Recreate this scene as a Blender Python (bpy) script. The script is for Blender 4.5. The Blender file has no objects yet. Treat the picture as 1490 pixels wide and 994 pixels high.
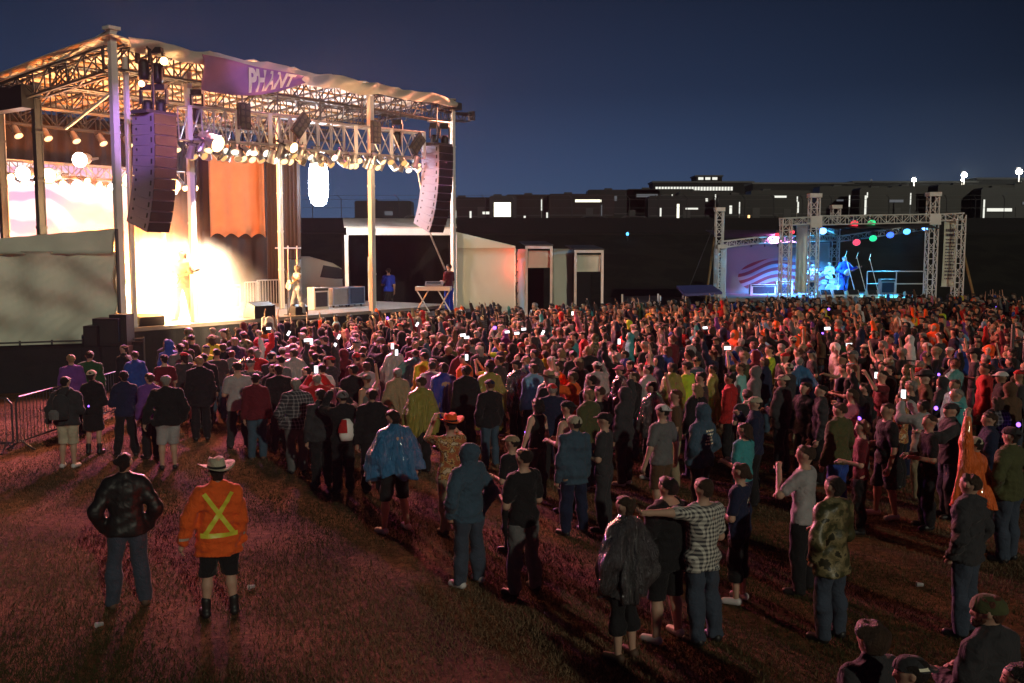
import bpy, math, random
import numpy as np
from mathutils import Vector, Matrix, Euler
from mathutils.bvhtree import BVHTree
random.seed(7); rng = np.random.default_rng(7)
R = math.radians
scene = bpy.context.scene
COL = scene.collection

# ------------------------------------------------------------------ camera
CAMZ = 4.15; FPX = 1449.0; PITCH = R(5.4)
FW = Vector((0, math.cos(PITCH), -math.sin(PITCH))); UP = Vector((0, math.sin(PITCH), math.cos(PITCH)))
def ray(px, py):
    return FW + Vector((1, 0, 0)) * ((px - 745) / FPX) + UP * ((497 - py) / FPX)
def at(px, py, d):            # point seen at that pixel, d metres ahead
    r = ray(px, py); return Vector((0, 0, CAMZ)) + r * (d / r.y)
def on(px, py, z):            # point seen at that pixel, at height z
    r = ray(px, py); return Vector((0, 0, CAMZ)) + r * ((z - CAMZ) / r.z)
def pix(p):
    v = Vector(p) - Vector((0, 0, CAMZ)); f = v.dot(FW)
    return 745 + FPX * v.x / f, 497 - FPX * v.dot(UP) / f
cam = bpy.data.cameras.new('camera'); cam.lens = 36 * FPX / 1490; cam.clip_end = 6000; cam.clip_start = .1
co = bpy.data.objects.new('camera', cam); COL.objects.link(co); co.location = (0, 0, CAMZ)
co.rotation_euler = (math.pi / 2 - PITCH, 0, 0); scene.camera = co

# ------------------------------------------------------------------ materials
MATS = {}
def new_mat(name):
    m = bpy.data.materials.new(name); m.use_nodes = True
    return m, m.node_tree, m.node_tree.nodes['Principled BSDF']
def mat(name, col, rough=.7, metal=0., spec=.5, bump=0., bscale=30., var=0., vscale=6., emit=None, es=0., alpha=1., sheen=0., trans=0., coat=0.):
    if name in MATS: return MATS[name]
    m, nt, b = new_mat(name); L = nt.links
    b.inputs['Base Color'].default_value = (*col, 1); b.inputs['Roughness'].default_value = rough
    b.inputs['Metallic'].default_value = metal; b.inputs['Specular IOR Level'].default_value = spec
    b.inputs['Alpha'].default_value = alpha
    if sheen: b.inputs['Sheen Weight'].default_value = sheen
    if trans: b.inputs['Transmission Weight'].default_value = trans
    if coat: b.inputs['Coat Weight'].default_value = coat
    if emit: b.inputs['Emission Color'].default_value = (*emit, 1); b.inputs['Emission Strength'].default_value = es
    if bump or var:
        tc = nt.nodes.new('ShaderNodeTexCoord')
    if bump:
        n = nt.nodes.new('ShaderNodeTexNoise'); n.inputs['Scale'].default_value = bscale; n.inputs['Detail'].default_value = 4
        L.new(tc.outputs['Object'], n.inputs['Vector'])
        bp = nt.nodes.new('ShaderNodeBump'); bp.inputs['Strength'].default_value = bump; bp.inputs['Distance'].default_value = .03; n.inputs['Distortion'].default_value = .8
        L.new(n.outputs['Fac'], bp.inputs['Height']); L.new(bp.outputs['Normal'], b.inputs['Normal'])
    if var:
        n2 = nt.nodes.new('ShaderNodeTexNoise'); n2.inputs['Scale'].default_value = vscale; n2.inputs['Detail'].default_value = 5
        L.new(tc.outputs['Object'], n2.inputs['Vector'])
        mx = nt.nodes.new('ShaderNodeMix'); mx.data_type = 'RGBA'
        mx.inputs[6].default_value = (*[max(0, c * (1 - var)) for c in col], 1)
        mx.inputs[7].default_value = (*[min(1, c * (1 + var)) for c in col], 1)
        L.new(n2.outputs['Fac'], mx.inputs[0]); L.new(mx.outputs[2], b.inputs['Base Color'])
    MATS[name] = m; return m
def cloth(cname, col):
    return mat('cloth_' + cname, col, .85, spec=.25, bump=.9, bscale=11, var=.3, vscale=7, sheen=.1)
def plaid(name, c1, c2, sx, thin=.5):
    if name in MATS: return MATS[name]
    m, nt, b = new_mat(name); L = nt.links; N = nt.nodes
    tc = N.new('ShaderNodeTexCoord'); sp = N.new('ShaderNodeSeparateXYZ'); L.new(tc.outputs['Object'], sp.inputs[0])
    outs = []
    add = N.new('ShaderNodeMath'); add.operation = 'ADD'; L.new(sp.outputs['X'], add.inputs[0]); L.new(sp.outputs['Y'], add.inputs[1])
    for o in (add.outputs[0], sp.outputs['Z']):
        a = N.new('ShaderNodeMath'); a.operation = 'MULTIPLY'; a.inputs[1].default_value = sx; L.new(o, a.inputs[0])
        s = N.new('ShaderNodeMath'); s.operation = 'FRACT'; L.new(a.outputs[0], s.inputs[0])
        g = N.new('ShaderNodeMath'); g.operation = 'GREATER_THAN'; g.inputs[1].default_value = thin; L.new(s.outputs[0], g.inputs[0]); outs.append(g)
    s = N.new('ShaderNodeMath'); s.operation = 'ADD'; L.new(outs[0].outputs[0], s.inputs[0]); L.new(outs[1].outputs[0], s.inputs[1])
    h = N.new('ShaderNodeMath'); h.operation = 'MULTIPLY'; h.inputs[1].default_value = .5; L.new(s.outputs[0], h.inputs[0])
    mx = N.new('ShaderNodeMix'); mx.data_type = 'RGBA'; mx.inputs[6].default_value = (*c1, 1); mx.inputs[7].default_value = (*c2, 1)
    L.new(h.outputs[0], mx.inputs[0]); L.new(mx.outputs[2], b.inputs['Base Color'])
    b.inputs['Roughness'].default_value = .9
    MATS[name] = m; return m
def mottle(name, cols, scale, rough=.7, bump=.4):
    if name in MATS: return MATS[name]
    m, nt, b = new_mat(name); L = nt.links; N = nt.nodes
    tc = N.new('ShaderNodeTexCoord'); n = N.new('ShaderNodeTexNoise'); n.inputs['Scale'].default_value = scale; n.inputs['Detail'].default_value = 3
    L.new(tc.outputs['Object'], n.inputs['Vector'])
    r = N.new('ShaderNodeValToRGB'); r.color_ramp.interpolation = 'CONSTANT'
    e = r.color_ramp.elements; e[0].color = (*cols[0], 1); e[1].position = .46; e[1].color = (*cols[1], 1)
    for i, c in enumerate(cols[2:]): x = e.new(.53 + .07 * i); x.color = (*c, 1)
    L.new(n.outputs['Fac'], r.inputs[0]); L.new(r.outputs[0], b.inputs['Base Color'])
    bp = N.new('ShaderNodeBump'); bp.inputs['Strength'].default_value = bump; bp.inputs['Distance'].default_value = .03
    L.new(n.outputs['Fac'], bp.inputs['Height']); L.new(bp.outputs['Normal'], b.inputs['Normal'])
    b.inputs['Roughness'].default_value = rough; MATS[name] = m; return m
def foil(name, col, alpha=1., metal=.0, rough=.16):
    if name in MATS: return MATS[name]
    m, nt, b = new_mat(name); L = nt.links; N = nt.nodes
    tc = N.new('ShaderNodeTexCoord')
    mp = N.new('ShaderNodeMapping'); mp.inputs['Scale'].default_value = (1.6, 1.6, .45); mp.inputs['Rotation'].default_value = (.25, .2, 0); L.new(tc.outputs['Object'], mp.inputs[0]); n = N.new('ShaderNodeTexNoise'); n.inputs['Scale'].default_value = 7; n.inputs['Detail'].default_value = 3; n.inputs['Distortion'].default_value = 1.6; L.new(mp.outputs[0], n.inputs['Vector'])
    n2 = N.new('ShaderNodeTexNoise'); n2.inputs['Scale'].default_value = 26; n2.inputs['Detail'].default_value = 3; n2.inputs['Distortion'].default_value = 2; L.new(mp.outputs[0], n2.inputs['Vector'])
    ad = N.new('ShaderNodeMath'); ad.operation = 'ADD'; ad.operation = 'MULTIPLY_ADD'; L.new(n2.outputs['Fac'], ad.inputs[0]); ad.inputs[1].default_value = .35; L.new(n.outputs['Fac'], ad.inputs[2])
    bp = N.new('ShaderNodeBump'); bp.inputs['Strength'].default_value = 1; bp.inputs['Distance'].default_value = .09
    L.new(ad.outputs[0], bp.inputs['Height']); L.new(bp.outputs['Normal'], b.inputs['Normal'])
    b.inputs['Base Color'].default_value = (*col, 1); b.inputs['Roughness'].default_value = rough
    b.inputs['Metallic'].default_value = metal; b.inputs['Specular IOR Level'].default_value = .9; b.inputs['Alpha'].default_value = alpha
    b.inputs['Coat Weight'].default_value = .6; MATS[name] = m; return m

SKIN = [mat('skin_%d' % i, c, .55, spec=.35, bump=.15, bscale=60) for i, c in enumerate([(.48, .3, .22), (.4, .24, .17), (.3, .17, .11), (.52, .34, .26)])]
FACE = mat('face_marks', (.03, .015, .012), .5)
HAIRM = {k: mat('hair_' + k.replace(' ', '_'), c, .55, bump=1., bscale=90, var=.5, vscale=40) for k, c in
         dict(dark=(.018, .012, .01), brown=(.06, .034, .02), grey=(.3, .28, .26), blond=(.3, .2, .1), auburn=(.12, .04, .02)).items()}
SHOEM = {'white': mat('shoe_white', (.62, .6, .6), .5), 'black': mat('shoe_black', (.015, .015, .016), .5), 'brown': mat('shoe_brown', (.1, .06, .04), .7)}

# ------------------------------------------------------------------ mesh helpers
def link(name, me, m=None, parent=None, loc=None, smooth=False):
    o = bpy.data.objects.new(name, me)
    if m is not None and len(me.materials) == 0:
        for mm in (m if isinstance(m, (list, tuple)) else [m]): me.materials.append(mm)
    COL.objects.link(o)
    if parent is not None: o.parent = parent
    if loc is not None: o.location = loc
    if smooth: me.polygons.foreach_set('use_smooth', [True] * len(me.polygons))
    return o
def tag(o, label=None, cat=None, group=None, kind=None):
    if label: o['label'] = label
    if cat: o['category'] = cat
    if group: o['group'] = group
    if kind: o['kind'] = kind
    return o
def empty(name, loc, rz=0, **k):
    o = bpy.data.objects.new(name, None); COL.objects.link(o); o.location = loc; o.rotation_euler.z = rz
    o.empty_display_size = .1
    return tag(o, **k)
def np_mesh(name, V, F, smooth=True, mi=None):
    V = np.asarray(V, dtype=np.float32); F = np.asarray(F, dtype=np.int32); k = F.shape[1]
    me = bpy.data.meshes.new(name); me.vertices.add(len(V)); me.vertices.foreach_set('co', V.ravel())
    me.loops.add(F.size); me.loops.foreach_set('vertex_index', F.ravel())
    me.polygons.add(len(F)); me.polygons.foreach_set('loop_start', np.arange(0, F.size, k, dtype=np.int32))
    if mi is not None: me.polygons.foreach_set('material_index', np.asarray(mi, dtype=np.int32))
    me.polygons.foreach_set('use_smooth', np.full(len(F), smooth)); me.update(calc_edges=True); me.validate()
    return me
class MB:
    def __init__(s): s.v = []; s.f = []; s.m = []
    def add(s, V, F, mi=0):
        n = len(s.v); s.v += [tuple(p) for p in V]; s.f += [tuple(i + n for i in f) for f in F]; s.m += [mi] * len(F); return s
    def box(s, c, d, rot=None, mi=0):
        V = [Vector((x * d[0] / 2, y * d[1] / 2, z * d[2] / 2)) for x in (-1, 1) for y in (-1, 1) for z in (-1, 1)]
        if rot is not None: V = [rot @ p for p in V]
        V = [p + Vector(c) for p in V]
        return s.add(V, [(0, 1, 3, 2), (4, 6, 7, 5), (0, 4, 5, 1), (2, 3, 7, 6), (0, 2, 6, 4), (1, 5, 7, 3)], mi)
    def tube(s, a, b, r0, r1=None, n=8, mi=0, caps=True):
        a = Vector(a); b = Vector(b); r1 = r0 if r1 is None else r1
        d = (b - a).normalized(); x = d.orthogonal().normalized(); y = d.cross(x)
        V = []
        for p, r in ((a, r0), (b, r1)):
            for i in range(n):
                t = 2 * math.pi * i / n; V.append(p + x * (r * math.cos(t)) + y * (r * math.sin(t)))
        F = [(i, (i + 1) % n, n + (i + 1) % n, n + i) for i in range(n)]
        if caps: F += [tuple(reversed(range(n))), tuple(range(n, 2 * n))]
        return s.add(V, F, mi)
    def path(s, pts, r, n=6, mi=0):
        for a, b in zip(pts, pts[1:]): s.tube(a, b, r, r, n, mi)
        return s
    def prism(s, poly, off, mi=0):        # poly: list of 3d points, off: extrusion vector
        n = len(poly); V = [Vector(p) for p in poly] + [Vector(p) + Vector(off) for p in poly]
        return s.add(V, [tuple(range(n)), tuple(reversed(range(n, 2 * n)))] + [(i, n + i, n + (i + 1) % n, (i + 1) % n) for i in range(n)], mi)
    def lathe(s, prof, c=(0, 0, 0), n=20, mi=0, fn=None):
        V = []
        for r, z in prof:
            for i in range(n):
                t = 2 * math.pi * i / n; p = Vector((r * math.cos(t), r * math.sin(t), z))
                if fn: p = fn(p, t)
                V.append(p + Vector(c))
        F = [(j * n + i, j * n + (i + 1) % n, (j + 1) * n + (i + 1) % n, (j + 1) * n + i) for j in range(len(prof) - 1) for i in range(n)]
        return s.add(V, F, mi)
    def mesh(s, name):
        me = bpy.data.meshes.new(name); me.from_pydata(s.v, [], s.f); me.polygons.foreach_set('material_index', s.m); me.update(); return me
    def build(s, name, m, parent=None, loc=None, smooth=False, **k):
        o = link(name, s.mesh(name), m, parent, loc, smooth); return tag(o, **k)
def grid_sheet(fn, nu, nv, thick=0.01):      # fn(u,v)->Vector; thickened sheet
    P = [[fn(i / nu, j / nv) for j in range(nv + 1)] for i in range(nu + 1)]
    n = ((P[nu][0] - P[0][0]).cross(P[0][nv] - P[0][0])).normalized() * thick
    V = [p for row in P for p in row]; W = [p + n for p in V]; k = len(V); m = nv + 1
    F = [];
    for i in range(nu):
        for j in range(nv):
            a, b, c, d = i * m + j, (i + 1) * m + j, (i + 1) * m + j + 1, i * m + j + 1
            F += [(d, c, b, a), (k + a, k + b, k + c, k + d)]
    for j in range(nv): F += [(j, j + 1, k + j + 1, k + j), (nu * m + j + 1, nu * m + j, k + nu * m + j, k + nu * m + j + 1)]
    for i in range(nu): F += [((i + 1) * m, i * m, k + i * m, k + (i + 1) * m), (i * m + nv, (i + 1) * m + nv, k + (i + 1) * m + nv, k + i * m + nv)]
    return MB().add(V + W, F)

# ------------------------------------------------------------------ people: a smooth union of tapered limbs, polygonised
def surf(prims, res, k=.04, post=None, pad=.05):
    P0 = np.array([[min(p[0][i] - p[2], p[1][i] - p[3]) for i in range(3)] for p in prims]).min(0) - pad
    P1 = np.array([[max(p[0][i] + p[2], p[1][i] + p[3]) for i in range(3)] for p in prims]).max(0) + pad
    n = np.ceil((P1 - P0) / res).astype(int) + 1
    ax = [(P0[i] + res * np.arange(n[i])).astype(np.float32) for i in range(3)]
    f = np.full(n, .3, np.float32)
    for pr in prims:
        a, b, r0, r1, fl = (np.array(pr[0], float), np.array(pr[1], float), pr[2], pr[3], pr[4])
        mg = k + 2.5 * res; rm = max(r0, r1) + mg
        lo = np.maximum(((np.minimum(a, b) - rm - P0) / res).astype(int), 0); hi = np.minimum(((np.maximum(a, b) + rm - P0) / res).astype(int) + 2, n)
        sl = tuple(slice(lo[i], hi[i]) for i in range(3))
        X = ax[0][sl[0]][:, None, None]; Y = ax[1][sl[1]][None, :, None]; Z = ax[2][sl[2]][None, None, :]
        ab = b - a; L2 = max(ab @ ab, 1e-8)
        t = np.clip(((X - a[0]) * ab[0] + (Y - a[1]) * ab[1] + (Z - a[2]) * ab[2]) / L2, 0, 1)
        qx = X - a[0] - t * ab[0]; qy = (Y - a[1] - t * ab[1]); qz = Z - a[2] - t * ab[2]
        if fl != 1: qy = qy / fl
        d = (np.sqrt(qx * qx + qy * qy + qz * qz) - (r0 + (r1 - r0) * t)) * min(1, fl)
        g = f[sl]; h = np.clip(.5 + .5 * (g - d) / k, 0, 1)
        f[sl] = g * (1 - h) + d * h - k * h * (1 - h)
    if post is not None: f = post(f, ax[0][:, None, None], ax[1][None, :, None], ax[2][None, None, :]).astype(np.float32)
    ins = f < 0
    c = ins[:-1, :-1, :-1].astype(np.int8)
    tot = sum(ins[i:n[0] - 1 + i, j:n[1] - 1 + j, l:n[2] - 1 + l].astype(np.int8) for i in (0, 1) for j in (0, 1) for l in (0, 1))
    act = (tot > 0) & (tot < 8)
    I, J, K = np.nonzero(act); idx = np.full(act.shape, -1, np.int32); idx[I, J, K] = np.arange(len(I))
    acc = np.zeros((len(I), 3)); cnt = np.zeros(len(I))
    cor = [(i, j, l) for i in (0, 1) for j in (0, 1) for l in (0, 1)]
    for a in range(8):
        for b in range(a + 1, 8):
            ca, cb = cor[a], cor[b]
            if sum(x != y for x, y in zip(ca, cb)) != 1: continue
            fa = f[I + ca[0], J + ca[1], K + ca[2]]; fb = f[I + cb[0], J + cb[1], K + cb[2]]
            m = (fa < 0) != (fb < 0)
            t = np.where(m, fa / np.where(m, fa - fb, 1), 0)[:, None]
            p = np.array(ca) * (1 - t) + np.array(cb) * t
            acc += p * m[:, None]; cnt += m
    V = P0 + res * (np.stack([I, J, K], 1) + acc / cnt[:, None])
    F = []
    for ax_ in range(3):
        o = [x for x in range(3) if x != ax_]
        s0 = [slice(1, n[i] - 1) for i in range(3)]; s1 = list(s0)
        s0[ax_] = slice(0, n[ax_] - 1); s1[ax_] = slice(1, n[ax_])
        a = ins[tuple(s0)]; b = ins[tuple(s1)]
        for flip, m in ((0, a & ~b), (1, ~a & b)):
            e = np.array(np.nonzero(m)).T
            if len(e) == 0: continue
            e[:, o[0]] += 1; e[:, o[1]] += 1
            q = []
            for d0, d1 in ((0, 0), (1, 0), (1, 1), (0, 1)):
                g = e.copy(); g[:, o[0]] -= 1 - d0; g[:, o[1]] -= 1 - d1
                q.append(idx[g[:, 0], g[:, 1], g[:, 2]])
            q = np.stack(q, 1)
            if (flip == 1) != (ax_ == 1): q = q[:, ::-1]
            F.append(q)
    F = np.concatenate(F); F = F[(F >= 0).all(1)]
    return V, F
def waves(seed, amp, fx, fy, fz, n=4):
    r = np.random.default_rng(seed); W = [(r.normal() * fx, r.normal() * fy, r.normal() * fz, r.uniform(0, 6.28)) for _ in range(n)]
    def w(X, Y, Z):
        s = 0
        for a, b, c, p in W: s = s + np.sin(a * X + b * Y + c * Z + p)
        return s * (amp / n ** .5)
    return w
def vlerp(a, b, t): return tuple(a[i] + (b[i] - a[i]) * t for i in range(3))

# arm poses: elbow and wrist offsets from the shoulder (x outward, y forward, z)
ARMS = {
 'down':    ((.06, -.02, -.31), (.07, .06, -.57)),
 'out':     ((.13, -.03, -.28), (.19, .02, -.52)),
 'pocket':  ((.14, -.06, -.28), (.06, .06, -.50)),
 'front':   ((.08, .02, -.30), (-.04, .25, -.28)),
 'cross':   ((.07, .03, -.30), (-.2, .2, -.22)),
 'hip':     ((.2, -.06, -.22), (.05, .04, -.42)),
 'phone':   ((.1, .24, .02), (-.06, .34, .26)),
 'high':    ((.08, .1, .27), (.05, .16, .52)),
 'reach':   ((.01, .03, .3), (-.05, .05, .6)),
 'wave':    ((.2, .06, .16), (.22, .12, .43)),
 'mouth':   ((.14, .18, -.2), (-.07, .27, .03)),
 'over':    ((.24, .02, .04), (.5, .03, .07)),
 'point':   ((.1, .24, -.12), (.08, .5, -.05)),
 'guitar_l': ((.17, .1, -.22), (.25, .3, -.12)),
 'guitar_r': ((.15, -.02, -.26), (.0, .2, -.36)),
}
class Rig: pass
def rig(P):
    g = Rig(); w = P.get('w', 1.); st = P.get('stance', .11); fem = P.get('fem', 0)
    g.w = w; g.sh = .165 * (.9 if fem else 1) * (1 + (w - 1) * .6); g.P = P; lean = P.get('lean', 0.)
    g.hip = (.085, 0, .92); g.st = st
    sway = P.get('sway', 0.)
    g.legs = []
    for s in (-1, 1):
        fx = s * st + sway; fwd = P.get('step', 0.) * s
        g.legs.append(((s * .088 * w, 0, .9), (s * (.088 + (st - .088) * .55) + sway * .5, .02 + fwd * .6, .49), (fx, -.02 + fwd, .09), s))
    g.arms = []
    for s in (-1, 1):
        pose = ARMS[P.get('armL' if s < 0 else 'armR', 'down')]
        S = (s * g.sh, lean, 1.4)
        E = (S[0] + s * pose[0][0], S[1] + pose[0][1], S[2] + pose[0][2]); W = (S[0] + s * pose[1][0], S[1] + pose[1][1], S[2] + pose[1][2])
        g.arms.append((S, E, W, s))
    g.lean = lean; g.head = P.get('head', (0, 0)); g.belly = P.get('belly', 0.)
    return g
def torso(g, i, fem=0):
    w = g.w; l = g.lean
    r = [((-.06 * w, 0, .93), (.06 * w, 0, .93), .115 * w + i, .115 * w + i, .85),
         ((0, 0, .95), (0, l * .5, 1.14), .128 * w + i, .125 * w + i, .78),
         ((0, l * .5, 1.14), (0, l, 1.33), .132 * w + i, .15 * w + i, .72),
         ((-.1 * w, l, 1.365), (.1 * w, l, 1.365), .078 + i, .078 + i, .85),
         ((-.012, l, 1.475), (-.13 * w, l, 1.405), .05 + i * .8, .045 + i * .8, 1), ((.012, l, 1.475), (.13 * w, l, 1.405), .05 + i * .8, .045 + i * .8, 1)]
    if g.belly: r.append(((0, .05, 1.02), (0, .06, 1.12), .13 * w + g.belly * .5 + i, .12 * w + g.belly * .5 + i, .9))
    return r
def armp(g, i, a=0., b=1., sides=(-1, 1)):
    r = []; w = .6 + .4 * g.w
    for S, E, W, s in g.arms:
        if s not in sides: continue
        r.append((S, vlerp(S, E, min(1, b * 2)), .056 * w + i, (.056 + (.042 - .056) * min(1, b * 2)) * w + i, 1))
        if b > .5: r.append((E, vlerp(E, W, b * 2 - 1), .043 * w + i, (.043 - .013 * (b * 2 - 1)) * w + i, 1))
    return r
def legp(g, i, b=1., tail=0.):
    r = []; w = .7 + .3 * g.w
    for H, Kn, A, s in g.legs:
        r.append((H, Kn, .092 * w + i, .056 * w + i + tail * .5, 1))
        c = vlerp(Kn, A, .3); c = (c[0], c[1] - .012, c[2])
        r.append((Kn, c, .055 * w + i + tail * .5, .056 * w + i + tail * .8, 1)); r.append((c, A, .056 * w + i + tail * .8, .036 * w + i + tail, 1))
    return r
def rotz(p, c, a):
    x, y = p[0] - c[0], p[1] - c[1]; return (c[0] + x * math.cos(a) - y * math.sin(a), c[1] + x * math.sin(a) + y * math.cos(a), p[2])
def headp(g, i=0., skull=False):
    a = g.head[0]; l = g.lean * 1.2 + g.head[1]; c = (0, l, 0)
    def h(p, q, r0, r1, fl=1): return (rotz((p[0], p[1] + l, p[2]), c, a), rotz((q[0], q[1] + l, q[2]), c, a), r0 + i, r1 + i, fl)
    s = [h((0, -.022, 1.66), (0, .022, 1.66), .08, .08), h((0, -.04, 1.65), (0, -.03, 1.59), .066, .05)]
    if skull: return s
    return s + [h((0, .03, 1.63), (0, .052, 1.575), .06, .04), h((0, .085, 1.632), (0, .104, 1.612), .011, .015),
                h((-.082, -.005, 1.63), (-.085, -.008, 1.655), .014, .019), h((.082, -.005, 1.63), (.085, -.008, 1.655), .014, .019)]
def fingers(g):
    """five separate curled fingers rooted in each palm"""
    mb = MB(); pal = []
    for S, E, W, s in g.arms:
        E, W = Vector(E), Vector(W); d = (W - E).normalized()
        side = Vector((-s, 0, 0)) if abs(d.z) > .5 else Vector((0, 0, -1))
        nrm = d.cross(Vector((0, 1, 0)) if abs(d.y) < .8 else Vector((1, 0, 0))).normalized()   # spread axis
        spread = Vector((0, 1, 0)) - d * d.y
        if spread.length < .3: spread = Vector((1, 0, 0)) - d * d.x
        spread.normalize(); inn = d.cross(spread).normalized()
        if inn.x * s > 0: inn = -inn
        K = W + d * .085
        pal.append((tuple(W), tuple(K), .028, .034, 1))
        for i, ln in enumerate((.07, .08, .074, .058)):
            o = K + spread * (.028 - .019 * i)
            p1 = o + d * ln * .5 + inn * .008; p2 = p1 + d * ln * .35 + inn * ln * .35; p3 = p2 + d * ln * .05 + inn * ln * .3
            mb.tube(o - d * .02, p1, .0095, .009, 6).tube(p1, p2, .009, .0082, 6).tube(p2, p3, .0082, .006, 6)
        o = W + d * .03 + spread * .024; p1 = o + spread * .03 + d * .03 + inn * .006; p2 = p1 + d * .03 + spread * .004 + inn * .012
        mb.tube(o, p1, .013, .0105, 6).tube(p1, p2, .0105, .008, 6)
    return mb, pal
def face_bits(g):
    mb = MB(); a = g.head[0]; l = g.lean * 1.2 + g.head[1]; c = (0, l, 0)
    def q(p): return Vector(rotz((p[0], p[1] + l, p[2]), c, a))
    for s in (-1, 1):
        mb.tube(q((s * .046, .084, 1.651)), q((s * .02, .092, 1.651)), .0075, .0075, 6)
        mb.tube(q((s * .052, .083, 1.672)), q((s * .018, .098, 1.673)), .005, .005, 5)
    mb.tube(q((-.024, .083, 1.583)), q((.024, .083, 1.583)), .006, .006, 6)
    return mb
def join_np(parts):
    Vs, Fs, Ms, n = [], [], [], 0
    for V, F, m in parts:
        V = np.asarray(V, float); 
        F = [tuple(f) for f in F] if not isinstance(F, np.ndarray) else F
        Vs.append(V); Fs.append((F, n, m)); n += len(V)
    V = np.concatenate(Vs); out = []; mi = []
    for F, o, m in Fs:
        if isinstance(F, np.ndarray): out.append(F + o); mi += [m] * len(F)
        else:
            q = []
            for f in F:
                if len(f) == 4: q.append(f)
                else:
                    for i in range(1, len(f) - 1, 2):
                        j = min(i + 2, len(f) - 1); q.append((f[0], f[i], f[i + 1], f[j]) if j != i + 1 else (f[0], f[i], f[i + 1], f[i + 1]))
            out.append(np.array(q) + o); mi += [m] * len(q)
    return V, np.concatenate(out), mi
def quad_mesh(name, V, F, mi=None, smooth=True):
    F = np.asarray(F)
    deg = F[:, 2] == F[:, 3]
    if not deg.any(): return np_mesh(name, V, F, smooth, mi)
    lens = np.where(deg, 3, 4); keep = np.ones(F.shape, bool); keep[deg, 3] = False
    V = np.asarray(V, np.float32); me = bpy.data.meshes.new(name); me.vertices.add(len(V)); me.vertices.foreach_set('co', V.ravel())
    fl = F[keep].astype(np.int32); me.loops.add(len(fl)); me.loops.foreach_set('vertex_index', fl)
    me.polygons.add(len(F)); me.polygons.foreach_set('loop_start', (np.cumsum(lens) - lens).astype(np.int32))
    if mi is not None: me.polygons.foreach_set('material_index', np.asarray(mi, np.int32))
    me.polygons.foreach_set('use_smooth', np.full(len(F), smooth)); me.update(calc_edges=True); me.validate(); return me

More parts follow.
